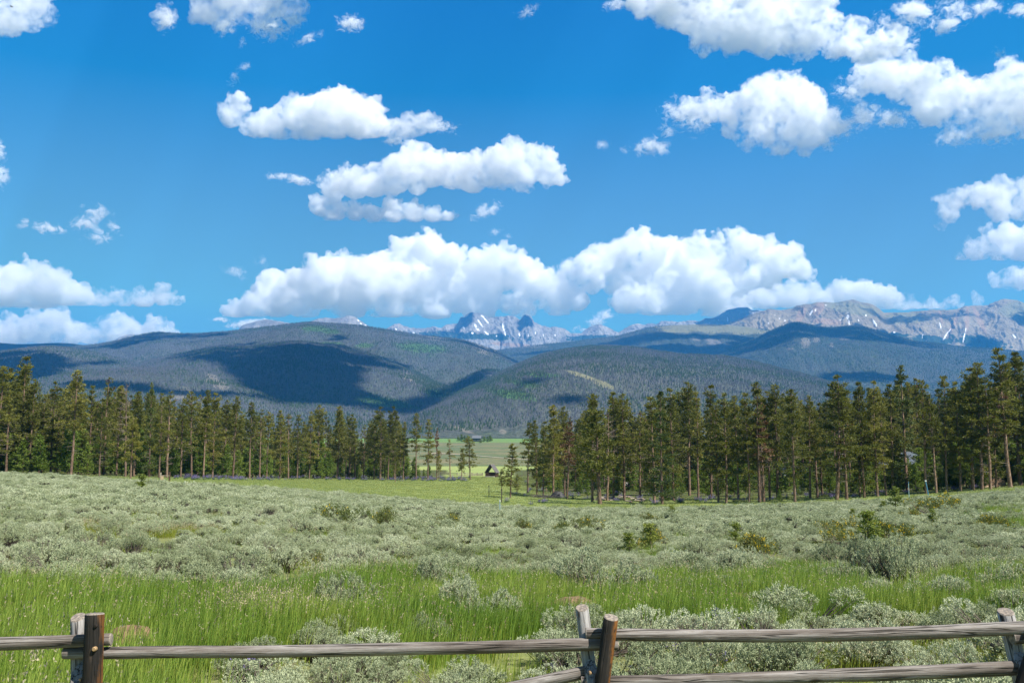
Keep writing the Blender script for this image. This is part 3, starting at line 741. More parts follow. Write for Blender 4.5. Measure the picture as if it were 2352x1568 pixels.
wisp('torn tail at the right end of the ragged white cloud', [(1015,292,46,20,10),(905,325,34,14,0),(880,285,30,22,0)], 328, seed=58, mfp=20, fil=0.25, solid=0.02)

# clouds added unseen above the frame, shaped to cast shadows on the hills: outlines of the shaded ground as measured
_hv = np.concatenate([h[1][:h[3]].reshape(-1, 3) for h in hills.values()])
_hx, _hy = proj(_hv)
_bins = {}
_bx = np.floor(_hx / 6).astype(int); _by = np.floor(_hy / 3).astype(int)
_o = np.argsort(-_hv[:, 1])
for a, b, k in zip(_bx[_o].tolist(), _by[_o].tolist(), _o.tolist()):
    if -30 < a < 430: _bins[(a, b)] = k
def ground_hit(x, y):
    a, b = int(x // 6), int(y // 3)
    for db in (0, 1, -1, 2):
        k = _bins.get((a, b + db))
        if k is not None: return _hv[k]
    return None
def in_poly(x, y, poly):
    c = False; n = len(poly); j = n - 1
    for i in range(n):
        xi, yi = poly[i]; xj, yj = poly[j]
        if (yi > y) != (yj > y) and x < (xj - xi) * (y - yi) / (yj - yi) + xi: c = not c
        j = i
    return c
def shadow_caster_clouds(polys):
    Cs, Rs = [], []
    rng = np.random.default_rng(77)
    for poly in polys:
        xs = [q[0] for q in poly]; ys = [q[1] for q in poly]
        st = 7.0
        for x in np.arange(min(xs), max(xs), st):
            for y in np.arange(min(ys), max(ys), st * 0.45):
                xx, yy = x + rng.uniform(-3, 3), y + rng.uniform(-1.5, 1.5)
                if not in_poly(xx, yy, poly): continue
                P = ground_hit(xx, yy)
                if P is None: continue
                L = (max(5600.0, 0.48 * P[1]) + rng.uniform(-60, 60) - P[2]) / SUN.z
                Cs.append(P + np.array(SUN) * L); Rs.append(rng.uniform(6, 11) * P[1] / FOC + 14)
    mat = cloud_mat('cloud_shadow_caster', 1.0 / 12.0)
    me = balls_to_mesh('clouds', np.array(Cs), np.array(Rs), 20.0, 4.0, ((30, 7, 'fbm'),), mat, 3.0)
    o = link('clouds', me)
    tag(o, 'unseen clouds added above the view to shade the hills', 'clouds', None, 'stuff')
shadow_caster_clouds([
    [(225,795),(310,770),(363,762),(440,766),(520,762),(530,766),(440,778),(380,776),(330,786),(260,800)],
    [(-100,786),(170,787),(170,796),(100,795),(0,806),(-100,812)],
    [(-100,815),(0,808),(60,802),(110,806),(150,820),(160,850),(110,865),(50,875),(-100,885)],
    [(170,835),(240,828),(295,828),(240,838)],
    [(430,808),(500,793),(667,783),(784,793),(884,820),(951,842),(930,852),(860,840),(830,860),(820,890),(900,925),(850,915),(780,905),(620,910),(560,890),(520,850),(480,825),(370,826)],
    [(560,905),(700,905),(800,920),(880,930),(930,945),(900,950),(820,935),(740,925),(640,925)],
    [(130,878),(230,872),(310,878),(400,895),(520,900),(560,905),(500,912),(380,905),(260,892),(150,890)],
    [(880,930),(960,912),(1040,880),(1104,850),(1140,848),(1115,868),(1050,900),(985,935),(960,945),(920,945)],
    [(1445,800),(1500,793),(1560,790),(1620,797),(1660,790),(1700,783),(1740,775),(1768,760),(1825,738),(1900,750),(1975,745),(2061,770),(2101,782),(2200,796),(2150,798),(2050,787),(1960,777),(1880,772),(1820,777),(1780,792),(1740,802),(1690,815),(1640,818),(1560,812),(1500,806)],
    [(1870,868),(1901,857),(1960,853),(2020,857),(2064,870),(2030,876),(1950,876)],
    [(1280,912),(1330,905),(1345,915),(1320,925),(1285,925)],
    [(1600,745),(1618,733),(1651,724),(1668,712),(1695,703),(1716,703),(1730,712),(1700,730),(1660,748)],
    [(1053,748),(1058,730),(1070,722),(1080,722),(1068,748)], [(1195,745),(1200,724),(1208,720),(1222,728),(1228,742),(1205,748)],
    [(2330,725),(2352,715),(2450,720),(2450,760),(2352,745)], [(2225,790),(2250,770),(2280,780),(2290,800),(2220,800)],
    [(1195,870),(1230,865),(1245,875),(1210,882)], [(760,772),(790,770),(800,778),(765,780)]])

# ================================================================== the ground
_cp = [-700, 0, 300, 600, 900, 1200, 1500, 1800, 2100, 2352, 3000]
_sl = [0.012, 0.0149, 0.0178, 0.0225, 0.0343, 0.0443, 0.0452, 0.0424, 0.0383, 0.0259, 0.012]
_ed = [170, 170, 170, 150, 150, 150, 150, 140, 130, 120, 120]
_far = [(420, -8.6), (700, -6.2), (1100, 1.4), (1500, 11.6), (2200, 14.0), (4000, 14.0), (40000, 14.0)]
_mid = {-700: [(300, -5.0)], 0: [(200, 1084), (300, 1068)], 300: [(200, 1093), (300, 1075)], 600: [(250, 1100), (340, 1087)], 900: [(270, 1103), (350, 1092)],
        1200: [(270, 1108), (330, 1093)], 1500: [(165, 1152), (260, 1112)], 1800: [(152, 1145), (230, 1112)], 2100: [(141, 1140), (220, 1106)],
        2352: [(131, 1118), (200, 1095)], 3000: [(200, -3.0)]}
_dn = np.concatenate([[0], np.geomspace(4, 40000, 220)])
_tab = []
for c, s_, e in zip(_cp, _sl, _ed):
    pts = [(0, 0.0), (6, -s_ * 6), (e * 0.5, -s_ * e * 0.5), (e, -s_ * e)]
    for d, v in _mid[c]:
        pts.append((d, v if v < 500 else CAMZ + float(ray(c, v)[1]) * d))
    pts += _far
    a = np.array(pts, float)
    z = np.interp(_dn, a[:, 0], a[:, 1])
    z[2:] = gsm(z[2:], 2.0)
    _tab.append(z)
_tab = np.array(_tab)
_cu = np.array([(c - IW / 2) / FOC for c in _cp])
_uf = np.linspace(_cu[0], _cu[-1], 241)
_tabf = np.stack([gsm(np.interp(_uf, _cu, _tab[:, k]), 9) for k in range(len(_dn))], 1)     # (u, d)
def ground(x, y):
    x = np.asarray(x, float); y = np.asarray(y, float)
    yy = np.maximum(y, np.abs(x) / 0.80 + 1e-6)
    u = np.clip(x / yy, _uf[0], _uf[-1])
    ui = (u - _uf[0]) / (_uf[1] - _uf[0]); i = np.clip(ui.astype(int), 0, 239); fu = ui - i
    k = np.clip(np.searchsorted(_dn, yy) - 1, 0, len(_dn) - 2)
    fd = (yy - _dn[k]) / (_dn[k + 1] - _dn[k])
    z = (_tabf[i, k] * (1 - fu) + _tabf[i + 1, k] * fu) * (1 - fd) + (_tabf[i, k + 1] * (1 - fu) + _tabf[i + 1, k + 1] * fu) * fd
    shp = z.shape
    q = np.stack([x.ravel() / 5.0, y.ravel() / 5.0, 0 * x.ravel()], 1)
    amp = np.clip(yy / 12, 0, 1) * np.clip(260 / yy, 0.05, 1)
    return z + 0.13 * fbm(q, 3).reshape(shp) * amp
def row_hit(px, row, dmin=8.0, dmax=3000.0):
    """nearest ground point seen at a measured point"""
    u, t = ray(px, row)
    d = np.geomspace(dmin, dmax, 1500)
    g = ground(u * d, d)
    below = (CAMZ + t * d) <= g
    k = int(np.argmax(below)) if below.any() else len(d) - 1
    return np.array([float(u) * d[k], d[k], g[k]])
def edge_d(x, y):
    return np.interp(np.asarray(x) / np.maximum(y, 1) * FOC + IW / 2, _cp, _ed)
SAGE_EDGE = [(-800, 1078), (0, 1083), (120, 1086), (300, 1098), (450, 1104), (600, 1111), (750, 1122), (900, 1136), (1050, 1146), (1200, 1159), (1400, 1162), (1550, 1160), (1700, 1157), (1900, 1150), (2050, 1143), (2150, 1137), (2250, 1130), (2352, 1124), (2900, 1100)]
SAGE_EDGE = [(a, b + float(np.interp(a, [-800, 200, 400, 1500, 1800, 2352], [5, 5, 11, 9, 6, 5]))) for a, b in SAGE_EDGE]

def zones(x, y, z):
    """land cover weights: meadow grass, tan slope, wood floor, valley green"""
    px, py = proj(np.stack([x, y, z], -1))
    front = y > 3
    er = np.interp(px, [p[0] for p in SAGE_EDGE], [p[1] for p in SAGE_EDGE])
    n = fbm(np.stack([x / 14., y / 14., 0 * x], -1).reshape(-1, 3), 3).reshape(np.shape(x))
    beyond = sstep(-3, 3, er - py + 5 * n) * front
    left = px < 1025; right = px > 1185
    wl = np.interp(px, [-700, 0, 300, 450, 600, 800, 1000, 1040], [1090, 1090, 1096, 1097, 1098, 1101, 1101, 1080])
    wr = np.interp(px, [1180, 1230, 1330, 1480, 1600, 1800, 2000, 2200, 2352, 3000], [1100, 1132, 1140, 1148, 1150, 1146, 1140, 1128, 1116, 1090])
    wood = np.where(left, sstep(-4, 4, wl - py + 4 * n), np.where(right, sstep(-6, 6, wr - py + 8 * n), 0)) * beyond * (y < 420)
    tan_ = sstep(470, 500, y) * (1 - sstep(1180, 1260, y)) * front
    green = sstep(1200, 1260, y) * (1 - sstep(1700, 1900, y)) * front
    return beyond * (1 - wood) * (y < 480), tan_, wood, green

def build_ground():
    ang = np.concatenate([np.linspace(-0.80, 0.80, 361)])
    ang = np.concatenate([ang, np.linspace(0.80, 2 * math.pi - 0.80, 90)[1:-1]])
    rad = np.concatenate([np.linspace(0.4, 6, 12), np.geomspace(6.4, 420, 300), np.geomspace(430, 2600, 120), [3500, 6000, 12000, 32000]])
    A, Rr = np.meshgrid(ang, rad)
    X, Y = Rr * np.sin(A), Rr * np.cos(A)
    Z = ground(X, Y)
    Z = np.where(Rr > 3000, 10.0, Z)
    V = np.stack([X, Y, Z], -1)
    g, t, w, v = zones(X, Y, Z)
    cov = np.stack([g, t, w], -1).reshape(-1, 3)
    flat = V.reshape(-1, 3)
    q = grid_quads(len(rad), len(ang), wrap=True)
    c = len(flat)
    me = mesh('ground', flat, quads=q[:, ::-1], smooth=True, attrs={'cover': cov, 'snow': v.ravel()})
    n = NT('meadow_ground'); co = n.coord()
    big = n.noise(co, 0.06, 4, 0.6); mid = n.noise(co, 0.5, 5, 0.65); fine = n.noise(co, 5.0, 5, 0.7)
    soil = n.mix(mid, (0.15, 0.12, 0.075), (0.17, 0.23, 0.06))
    soil = n.mix(n.mapr(fine, 0.35, 0.65), soil, n.mix(1.0, soil, (1.3, 1.25, 1.2), 'MULTIPLY'))
    sep = n.n('SeparateColor', None, Color=n.attr('cover').outputs['Color'])
    streak = n.noise(n.vscale(co, (0.02, 0.16, 0.05)), 1.0, 4, 0.6)
    mead = n.ramp(n.math('ADD', n.math('MULTIPLY', streak, 0.6), n.math('MULTIPLY', mid, 0.4)), [(0.3, (0.19, 0.25, 0.085)), (0.5, (0.25, 0.30, 0.105)), (0.62, (0.31, 0.325, 0.105)), (0.75, (0.23, 0.285, 0.10))])
    tn = n.noise(n.vscale(co, (0.012, 0.012, 0.012)), 1.0, 6, 0.7)
    spot = n.noise(co, 0.25, 4, 0.7)
    tanc = n.mix(n.mapr(tn, 0.4, 0.6), (0.10, 0.135, 0.065), (0.20, 0.175, 0.095))
    tanc = n.mix(n.mapr(spot, 0.5, 0.62), tanc, (0.075, 0.10, 0.055))
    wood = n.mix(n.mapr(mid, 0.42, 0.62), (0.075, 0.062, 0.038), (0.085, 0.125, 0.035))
    grn = n.mix(tn, (0.10, 0.185, 0.06), (0.155, 0.23, 0.075))
    col = n.mix(sep.outputs[0], soil, mead)
    col = n.mix(sep.outputs[1], col, tanc)
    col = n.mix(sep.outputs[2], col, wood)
    col = n.mix(n.attr('snow').outputs['Fac'], col, grn)
    b = n.bump(n.math('ADD', fine, n.math('MULTIPLY', mid, 2.0)), 0.7, 0.12)
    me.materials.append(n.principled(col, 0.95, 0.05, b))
    o = link('ground', me); tag(o, None, None, None, 'structure')
build_ground()

# dirt road across the far slope
_rp = [row_hit(x, y, 300) for x, y in ((985, 1041), (1015, 1042), (1050, 1044), (1085, 1046), (1120, 1049), (1155, 1052), (1200, 1055), (1260, 1058))]
_rp = np.array(_rp); _rv, _rq = [], []
for i, p in enumerate(_rp):
    for s_ in (-1, 1):
        q = p + np.array([0, 4.5 * s_, 0]); q[2] = ground(q[0], q[1]) + 0.35; _rv.append(q)
for i in range(len(_rp) - 1): _rq.append((2*i, 2*i+2, 2*i+3, 2*i+1))
tag(link('road', mesh('road', _rv, _rq, mats=(simple('pale_dirt', (0.42, 0.36, 0.27), 0.95, 0.15, 0.4),))), None, None, None, 'structure')

# ================================================================== plants of the meadow
def leaves_mesh(name, P, D, L, Wd, mats, mat_idx=None, rng=None, bend=0.0):
    """one diamond leaf per row: base P, direction D, length L, width W"""
    n = len(P)
    D = D / (np.linalg.norm(D, axis=1, keepdims=True) + 1e-9)
    r = rng.normal(size=(n, 3)); s = np.cross(D, r); s /= np.linalg.norm(s, axis=1, keepdims=True) + 1e-9
    L = np.broadcast_to(L, (n,))[:, None]; Wd = np.broadcast_to(Wd, (n,))[:, None]
    mid = P + D * L * 0.55
    V = np.stack([P, mid + s * Wd * 0.5, P + D * L, mid - s * Wd * 0.5], 1).reshape(-1, 3)
    return V, np.arange(4 * n, dtype=np.int32).reshape(-1, 4)
def join(parts):
    V, Q, M, o = [], [], [], 0
    for v, q, m in parts:
        V.append(v); Q.append(np.asarray(q) + o); M.append(np.full(len(q), m)); o += len(v)
    return np.concatenate(V), np.concatenate(Q), np.concatenate(M)
def sticks(P0, P1, r):
    """thin three-sided twigs as quads"""
    n = len(P0); T = P1 - P0; T = T / (np.linalg.norm(T, axis=1, keepdims=True) + 1e-9)
    a = np.cross(T, np.array([0.3, 0.9, 0.2])); a /= np.linalg.norm(a, axis=1, keepdims=True) + 1e-9
    b = np.cross(T, a); r = np.broadcast_to(r, (n,))[:, None]
    ring0 = [P0 + r * a, P0 + r * (-0.5 * a + 0.87 * b), P0 + r * (-0.5 * a - 0.87 * b)]
    ring1 = [P1 + 0.4 * r * a, P1 + 0.4 * r * (-0.5 * a + 0.87 * b), P1 + 0.4 * r * (-0.5 * a - 0.87 * b)]
    V = np.stack(ring0 + ring1, 1).reshape(-1, 3)
    k = np.arange(n)[:, None] * 6
    Q = np.concatenate([k + np.array([[0, 1, 4, 3]]), k + np.array([[1, 2, 5, 4]]), k + np.array([[2, 0, 3, 5]])])
    return V, Q

def hue_leaf(name, cols, trans, spread=0.12, rough=0.7, lum=(0.75, 1.25), spec=0.2, patch=0.35):
    n = NT(name); c = n.coord()
    r = n.rnd()
    fine = n.noise(c, 9.0, 3, 0.7)
    loc = n.noise(n.n('ObjectInfo').outputs['Location'], patch, 3, 0.6)
    f = n.math('ADD', n.math('ADD', n.math('MULTIPLY', r, 0.40), n.math('MULTIPLY', fine, 0.40)), n.math('MULTIPLY', n.math('SUBTRACT', loc, 0.3), 0.9))
    k = len(cols)
    col = n.ramp(f, [(0.2 + 0.65 * i / (k - 1), c_) for i, c_ in enumerate(cols)])
    return n.leaf(col, trans, None, rough, spec)
m_sage = hue_leaf('sage_leaf', ((0.20, 0.23, 0.115), (0.335, 0.37, 0.205), (0.50, 0.525, 0.335)), 0.12)
m_sage_twig = simple('sage_twig', (0.105, 0.085, 0.068), 0.9, 0.4, 30)
m_shade_core = simple('shade_core', (0.050, 0.048, 0.032), 0.95, 0.4, 30)  # near-black, stands in for the shade inside the shrubs
m_grass = hue_leaf('tall_grass_blade', ((0.090, 0.175, 0.022), (0.185, 0.285, 0.036), (0.34, 0.395, 0.075)), 0.34, rough=0.5)
m_grassy = hue_leaf('yellow_grass_blade', ((0.20, 0.26, 0.03), (0.30, 0.33, 0.05), (0.36, 0.36, 0.08)), 0.4, rough=0.5)
m_fargrass = hue_leaf('meadow_blade', ((0.20, 0.255, 0.085), (0.27, 0.315, 0.115), (0.34, 0.365, 0.135)), 0.3, rough=0.6)
m_straw = hue_leaf('seed_head', ((0.36, 0.28, 0.15), (0.46, 0.38, 0.22), (0.55, 0.47, 0.30)), 0.3)
m_cinq = hue_leaf('cinquefoil_leaf', ((0.10, 0.135, 0.035), (0.14, 0.17, 0.045), (0.18, 0.19, 0.06)), 0.3)
m_yel = NT('yellow_petal').leaf((0.75, 0.52, 0.02), 0.3)
m_purple = hue_leaf('lupine_petal', ((0.12, 0.10, 0.22), (0.18, 0.15, 0.30), (0.28, 0.24, 0.40)), 0.25)
m_lupleaf = hue_leaf('lupine_leaf', ((0.07, 0.13, 0.04), (0.10, 0.17, 0.05)), 0.3)

_ICO1 = ico(2)
def make_sage(seed, tips=560, per=20, leaf=0.027, R0=0.6, H=0.72, mats=None, twigs=130, flowers=0, core=0.0):
    rng = np.random.default_rng(seed)
    nd = rng.integers(6, 11)
    dc = np.stack([rng.normal(size=nd) * R0 * 0.42, rng.normal(size=nd) * R0 * 0.42, rng.uniform(0.2, 0.62, nd) * H], 1)
    dr = rng.uniform(0.28, 0.46, nd) * R0
    k = rng.integers(0, nd, tips)
    d = rng.normal(size=(tips, 3)); d[:, 2] = np.abs(d[:, 2]) * 1.0 - 0.38 * rng.random(tips); d /= np.linalg.norm(d, axis=1, keepdims=True)
    rr = dr[k] * rng.uniform(0.72, 1.05, tips)
    T = dc[k] + d * rr[:, None] * np.array([1, 1, 0.95])
    T[:, 2] = np.maximum(T[:, 2], 0.03)
    up = np.array([0, 0, 1.0])
    td = d * 0.55 + up * 0.75 + rng.normal(size=d.shape) * 0.25
    kk = np.repeat(np.arange(tips), per)
    P = T[kk] + (td[kk] * rng.uniform(-0.5, 0.9, (len(kk), 1)) + rng.normal(size=(len(kk), 3)) * 0.35) * leaf
    D = td[kk] + rng.normal(size=(len(kk), 3)) * 0.65
    V, Q = leaves_mesh('', P, D, leaf * rng.uniform(0.7, 1.5, len(kk)), leaf * rng.uniform(0.25, 0.42, len(kk)), None, rng=rng)
    parts = [(V, Q, 0)]
    tw = rng.choice(tips, min(twigs, tips), replace=False)
    base = np.stack([rng.normal(size=len(tw)) * 0.10 * R0, rng.normal(size=len(tw)) * 0.10 * R0, np.zeros(len(tw))], 1)
    midp = (base + T[tw]) * 0.5 + np.array([0, 0, -0.06 * H]) + (T[tw] - base) * np.array([0.12, 0.12, 0])
    v1, q1 = sticks(base, midp, 0.013); v2, q2 = sticks(midp, T[tw], 0.008)
    parts += [(v1, q1, 1), (v2, q2, 1)]
    # dark ball inside each mound, coloured to read as shaded interior
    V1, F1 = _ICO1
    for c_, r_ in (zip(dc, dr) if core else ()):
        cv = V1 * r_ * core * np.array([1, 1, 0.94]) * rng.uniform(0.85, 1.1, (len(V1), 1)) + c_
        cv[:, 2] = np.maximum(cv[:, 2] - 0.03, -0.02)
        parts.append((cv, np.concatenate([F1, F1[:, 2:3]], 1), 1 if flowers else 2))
    if flowers:
        f = rng.choice(tips, flowers, replace=False)
        nf = np.repeat(f, 4)
        v3, q3 = leaves_mesh('', T[nf] + up * leaf * 0.9 + rng.normal(size=(len(nf), 3)) * 0.008, rng.normal(size=(len(nf), 3)) + up * 0.8, 0.035, 0.03, None, rng=rng)
        parts.append((v3, q3, 2))
    V, Q, M = join(parts)
    return mesh('sagebrush', V, quads=Q, mats=mats or (m_sage, m_sage_twig, m_shade_core), mat_idx=M)
sage_near = [make_sage(100 + i) for i in range(7)]
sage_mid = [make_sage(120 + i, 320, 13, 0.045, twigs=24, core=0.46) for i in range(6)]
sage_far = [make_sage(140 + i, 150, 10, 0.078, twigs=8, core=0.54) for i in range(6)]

def make_grass(seed, blades=50, h=(0.32, 0.62), rad=0.22, w=0.011, lean=0.16, mats=None, heads=0):
    rng = np.random.default_rng(seed)
    n = blades
    b = np.stack([rng.normal(size=n) * rad, rng.normal(size=n) * rad, np.full(n, -0.03)], 1)
    hh = rng.uniform(*h, n); a = rng.uniform(0, 6.28, n)
    out = np.stack([np.cos(a), np.sin(a), 0 * a], 1) * rng.uniform(0.05, 0.30, (n, 1)) + np.array([lean, -0.02, 0])
    side = np.stack([-np.sin(a), np.cos(a), 0 * a], 1)
    V = []
    for s_ in (0.0, 0.4, 0.75, 1.0):
        c = b + np.array([0, 0, 1.0]) * (hh * (s_ - 0.10 * s_ ** 3))[:, None] + out * (hh * s_ ** 1.8)[:, None]
        ww = w * (1 - s_ ** 1.6 * 0.95)
        V += [c - side * ww * 0.5, c + side * ww * 0.5]
    V = np.stack(V, 1).reshape(-1, 3)
    k = np.arange(n)[:, None] * 8
    Q = np.concatenate([k + np.array([[0, 1, 3, 2]]), k + np.array([[2, 3, 5, 4]]), k + np.array([[4, 5, 7, 6]])])
    parts = [(V, Q, 0)]
    if heads:
        t = rng.choice(n, heads, replace=False)
        tip = b[t] + np.array([0, 0, 0.90]) * hh[t][:, None] + out[t] * hh[t][:, None]
        kk = np.repeat(np.arange(heads), 5)
        P = tip[kk] + np.array([0, 0, 1]) * rng.uniform(-0.03, 0.09, (len(kk), 1))
        v, q = leaves_mesh('', P, np.array([0.3, 0, 1.0]) + rng.normal(size=(len(kk), 3)) * 0.5, 0.035, 0.014, None, rng=rng)
        parts.append((v, q, 1))
    V, Q, M = join(parts)
    return mesh('grass_tuft', V, quads=Q, mats=mats or (m_grass, m_straw), mat_idx=M)
grass_protos = [make_grass(200 + i) for i in range(4)] + [make_grass(210 + i, 40, (0.38, 0.72), heads=4) for i in range(2)] + [make_grass(214 + i, 44, (0.26, 0.5), lean=0.24, mats=(m_grassy, m_straw)) for i in range(1)]
grass_yel = [make_grass(220 + i, 40, (0.18, 0.42), mats=(m_grassy, m_straw), heads=5) for i in range(3)]
grass_far = [make_grass(230 + i, 26, (0.08, 0.18), 0.42, 0.035, 0.1, mats=(m_fargrass, m_straw)) for i in range(3)] + [make_grass(234, 22, (0.08, 0.16), 0.42, 0.035, 0.1, mats=(m_grassy, m_straw))]
straw = [make_grass(240 + i, 26, (0.4, 0.75), 0.25, 0.007, 0.1, mats=(m_straw, m_straw), heads=16) for i in range(2)]
def make_lupine(seed, spikes=7):
    rng = np.random.default_rng(seed)
    parts = []
    for i in range(spikes):
        b = np.array([rng.normal() * 0.16, rng.normal() * 0.16, 0]); h = rng.uniform(0.3, 0.55)
        m = 26
        z = rng.uniform(0.45, 1.0, m) * h; a = rng.uniform(0, 6.28, m); r = 0.022 * (1.15 - z / h) + 0.012
        P = b + np.stack([np.cos(a) * r, np.sin(a) * r, z], 1)
        v, q = leaves_mesh('', P, np.stack([np.cos(a), np.sin(a), 0.6 + 0 * a], 1), 0.05, 0.035, None, rng=rng); parts.append((v, q, 0))
        m = 14; a = rng.uniform(0, 6.28, m)
        v, q = leaves_mesh('', b + np.stack([0 * a, 0 * a, rng.uniform(0.05, 0.4, m) * h], 1), np.stack([np.cos(a), np.sin(a), 0.4 + 0 * a], 1), 0.12, 0.04, None, rng=rng); parts.append((v, q, 1))
    V, Q, M = join(parts)
    return mesh('lupine', V, quads=Q, mats=(m_purple, m_lupleaf), mat_idx=M)
lup_protos = [make_lupine(250 + i) for i in range(3)]

# ---- where grows what (measured outlines, tested at the height of the plant)
TALL_GRASS = [(-400, 1322), (200, 1326), (420, 1334), (560, 1330), (700, 1320), (800, 1306), (950, 1302), (1050, 1312), (1250, 1316), (1450, 1306), (1700, 1298), (1850, 1288), (1930, 1300), (2000, 1352), (2080, 1340), (2110, 1310), (2200, 1300), (2420, 1290), (2700, 1290), (2700, 1400), (2352, 1378), (2200, 1372), (2100, 1384), (2000, 1368), (1860, 1372), (1760, 1412), (1620, 1400), (1500, 1396), (1420, 1402), (1250, 1402), (1150, 1412), (1080, 1425), (1040, 1445), (960, 1462), (880, 1440), (830, 1412), (740, 1404), (660, 1412), (620, 1442), (430, 1446), (340, 1500), (400, 1660), (-400, 1660)]
GREEN_GAPS = [[(2200, 1150), (2300, 1150), (2420, 1135), (2700, 1130), (2700, 1210), (2352, 1205), (2230, 1195)], [(1480, 1250), (1560, 1245), (1600, 1262), (1500, 1268)], [(560, 1262), (680, 1258), (720, 1290), (600, 1300)], [(960, 1255), (1100, 1250), (1190, 1256), (1120, 1268), (980, 1270)], [(1080, 1450), (1140, 1440), (1130, 1470), (1060, 1480)]]
YELLOW_GAPS = [[(180, 1195), (240, 1190), (250, 1208), (190, 1212)], [(330, 1210), (480, 1203), (500, 1216), (330, 1222)], [(2110, 1330), (2190, 1345), (2180, 1378), (2100, 1372)], [(1920, 1450), (2080, 1445), (2110, 1500), (2000, 1530), (1900, 1500)], [(1620, 1505), (1690, 1500), (1700, 1568), (1620, 1568)], [(2240, 1320), (2352, 1315), (2352, 1360), (2280, 1370)], [(2230, 1470), (2300, 1460), (2290, 1520), (2230, 1520)]]
def vin(px, py, poly):
    px = np.asarray(px); py = np.asarray(py); c = np.zeros(px.shape, bool); n = len(poly); j = n - 1
    for i in range(n):
        xi, yi = poly[i]; xj, yj = poly[j]
        if yi != yj:
            c ^= ((yi > py) != (yj > py)) & (px < (xj - xi) * (py - yi) / (yj - yi) + xi)
        j = i
    return c
def field_points(n, dmin, dmax, rng, umax=0.62):
    d = np.sqrt(rng.uniform(dmin ** 2, dmax ** 2, n)); u = rng.uniform(-umax, umax, n)
    x = u * d; return x, d, ground(x, d)
rng = np.random.default_rng(31)
mounds = [(300, 1484, 0.27, 0.34, 'rounded brown dirt mound behind the left posts'), (1318, 1410, 0.46, 0.40, 'brown mound of twigs and soil behind the middle grey post'),
          (1692, 1384, 0.34, 0.30, 'reddish dirt mound in the grass, wider of two right of the middle posts'), (1742, 1400, 0.28, 0.24, 'small tan dirt mound beside a wider reddish one right of the middle posts'),
          (2165, 1352, 0.46, 0.26, 'reddish dirt patch under the big sagebrush toward the right'), (1238, 1402, 0.36, 0.26, 'flat reddish dirt heap just left of the mound behind the middle post'),
          (62, 1436, 0.34, 0.24, 'low brown dirt patch in tall grass near the left edge')]
mound_p = [row_hit(x, y + 6) for x, y, *_ in mounds]

cspots = [(1735, 1282, 1.25, 'yellow flowering shrub left of the sapling with purple lupines'), (1762, 1278, 0.9, 'smaller yellow flowering shrub touching the one left of the lupine sapling'),
          (2140, 1182, 2.0, 'largest yellow flowering shrub, high on the right slope'), (2185, 1176, 1.4, 'yellow flowering shrub just right of the largest one on the slope'), (2100, 1192, 1.0, 'low yellow flowering shrub just left of the largest one on the slope'),
          (1945, 1255, 1.1, 'yellow flowering shrub just left of the lupine sapling'), (2035, 1246, 1.3, 'yellow flowering shrub right of the lupine sapling'), (2075, 1240, 1.0, 'outer yellow flowering shrub right of the lupine sapling'), (1925, 1228, 1.2, 'yellow flowering shrub above and left of the lupine sapling'),
          (2272, 1212, 0.9, 'golden shrub at the right side of the slope, left of a pair'), (2306, 1218, 0.9, 'golden shrub at the right side of the slope, right of a pair'),
          (1478, 1262, 0.9, 'yellow flowering shrub beside the twin saplings right of middle'), (1505, 1252, 1.0, 'yellow flowering shrub under the taller twin sapling right of middle'),
          (1205, 1222, 1.0, 'yellowish flowering shrub in the middle of the sage meadow'), (1345, 1224, 1.4, 'wide yellow flowering shrub in the sage right of middle'), (1290, 1226, 1.0, 'small yellow flowering shrub between two others in the middle sage'),
          (770, 1204, 1.5, 'yellow flowering shrub low in the sage, left of middle'), (880, 1212, 1.4, 'olive yellow shrub in the sage, right of the left-of-middle one'), (1030, 1206, 1.1, 'olive shrub in the sage near the middle'), (735, 1305, 0.6, 'tiny yellow flowering plant at the grass edge left of middle'), (1262, 1404, 0.35, 'small yellow flowers by the reddish dirt heap'), (1490, 1202, 1.1, 'olive yellow shrub far out in the sage, right of middle')]
cs_p = [row_hit(a, b) for a, b, *_ in cspots]
sap_p = [row_hit(a, b) for a, b in ((1994, 1262), (1690, 1250), (1447, 1282), (1496, 1268), (2058, 1170), (325, 1130), (1543, 1192))]
# ---- sagebrush: Poisson-like over the field
x, d, z = field_points(95000, 6.5, 178, rng, 0.70)
# thin by distance and spacing
order = np.argsort(d)
x, d, z = x[order], d[order], z[order]
sz = rng.uniform(0.7, 1.3, len(x)) * np.where(rng.random(len(x)) < 0.16, 1.35, 1.0) * np.interp(d, [6, 22, 36, 180], [1.0, 1.0, 0.72, 0.78])
cell = {}
keep = np.zeros(len(x), bool)
for i in range(len(x)):
    s_ = 0.62 * sz[i] * (0.92 if d[i] < 25 else 1.0)
    a, b = int(x[i] // 1.2), int(d[i] // 1.2); ok = True
    for aa in (a - 1, a, a + 1):
        for bb in (b - 1, b, b + 1):
            for j in cell.get((aa, bb), ()):
                if (x[i] - x[j]) ** 2 + (d[i] - d[j]) ** 2 < (0.5 * (s_ + 0.62 * sz[j]) * 1.62) ** 2: ok = False; break
            if not ok: break
        if not ok: break
    if ok: keep[i] = True; cell.setdefault((a, b), []).append(i)
x, d, z, sz = x[keep], d[keep], z[keep], sz[keep]
qx, qy = proj(np.stack([x, d, z + 0.45 * sz], -1))
gx, gy = proj(np.stack([x, d, z], -1))
n1 = fbm(np.stack([x / 3.0, d / 3.0, 0 * x], 1), 3)
wob = 14 * n1
in_grass = vin(qx + wob, qy + wob * 0.6, TALL_GRASS)
green = np.zeros(len(x), bool); yellow = np.zeros(len(x), bool)
for p in GREEN_GAPS: green |= vin(qx + wob, qy + 0.4 * wob, p)
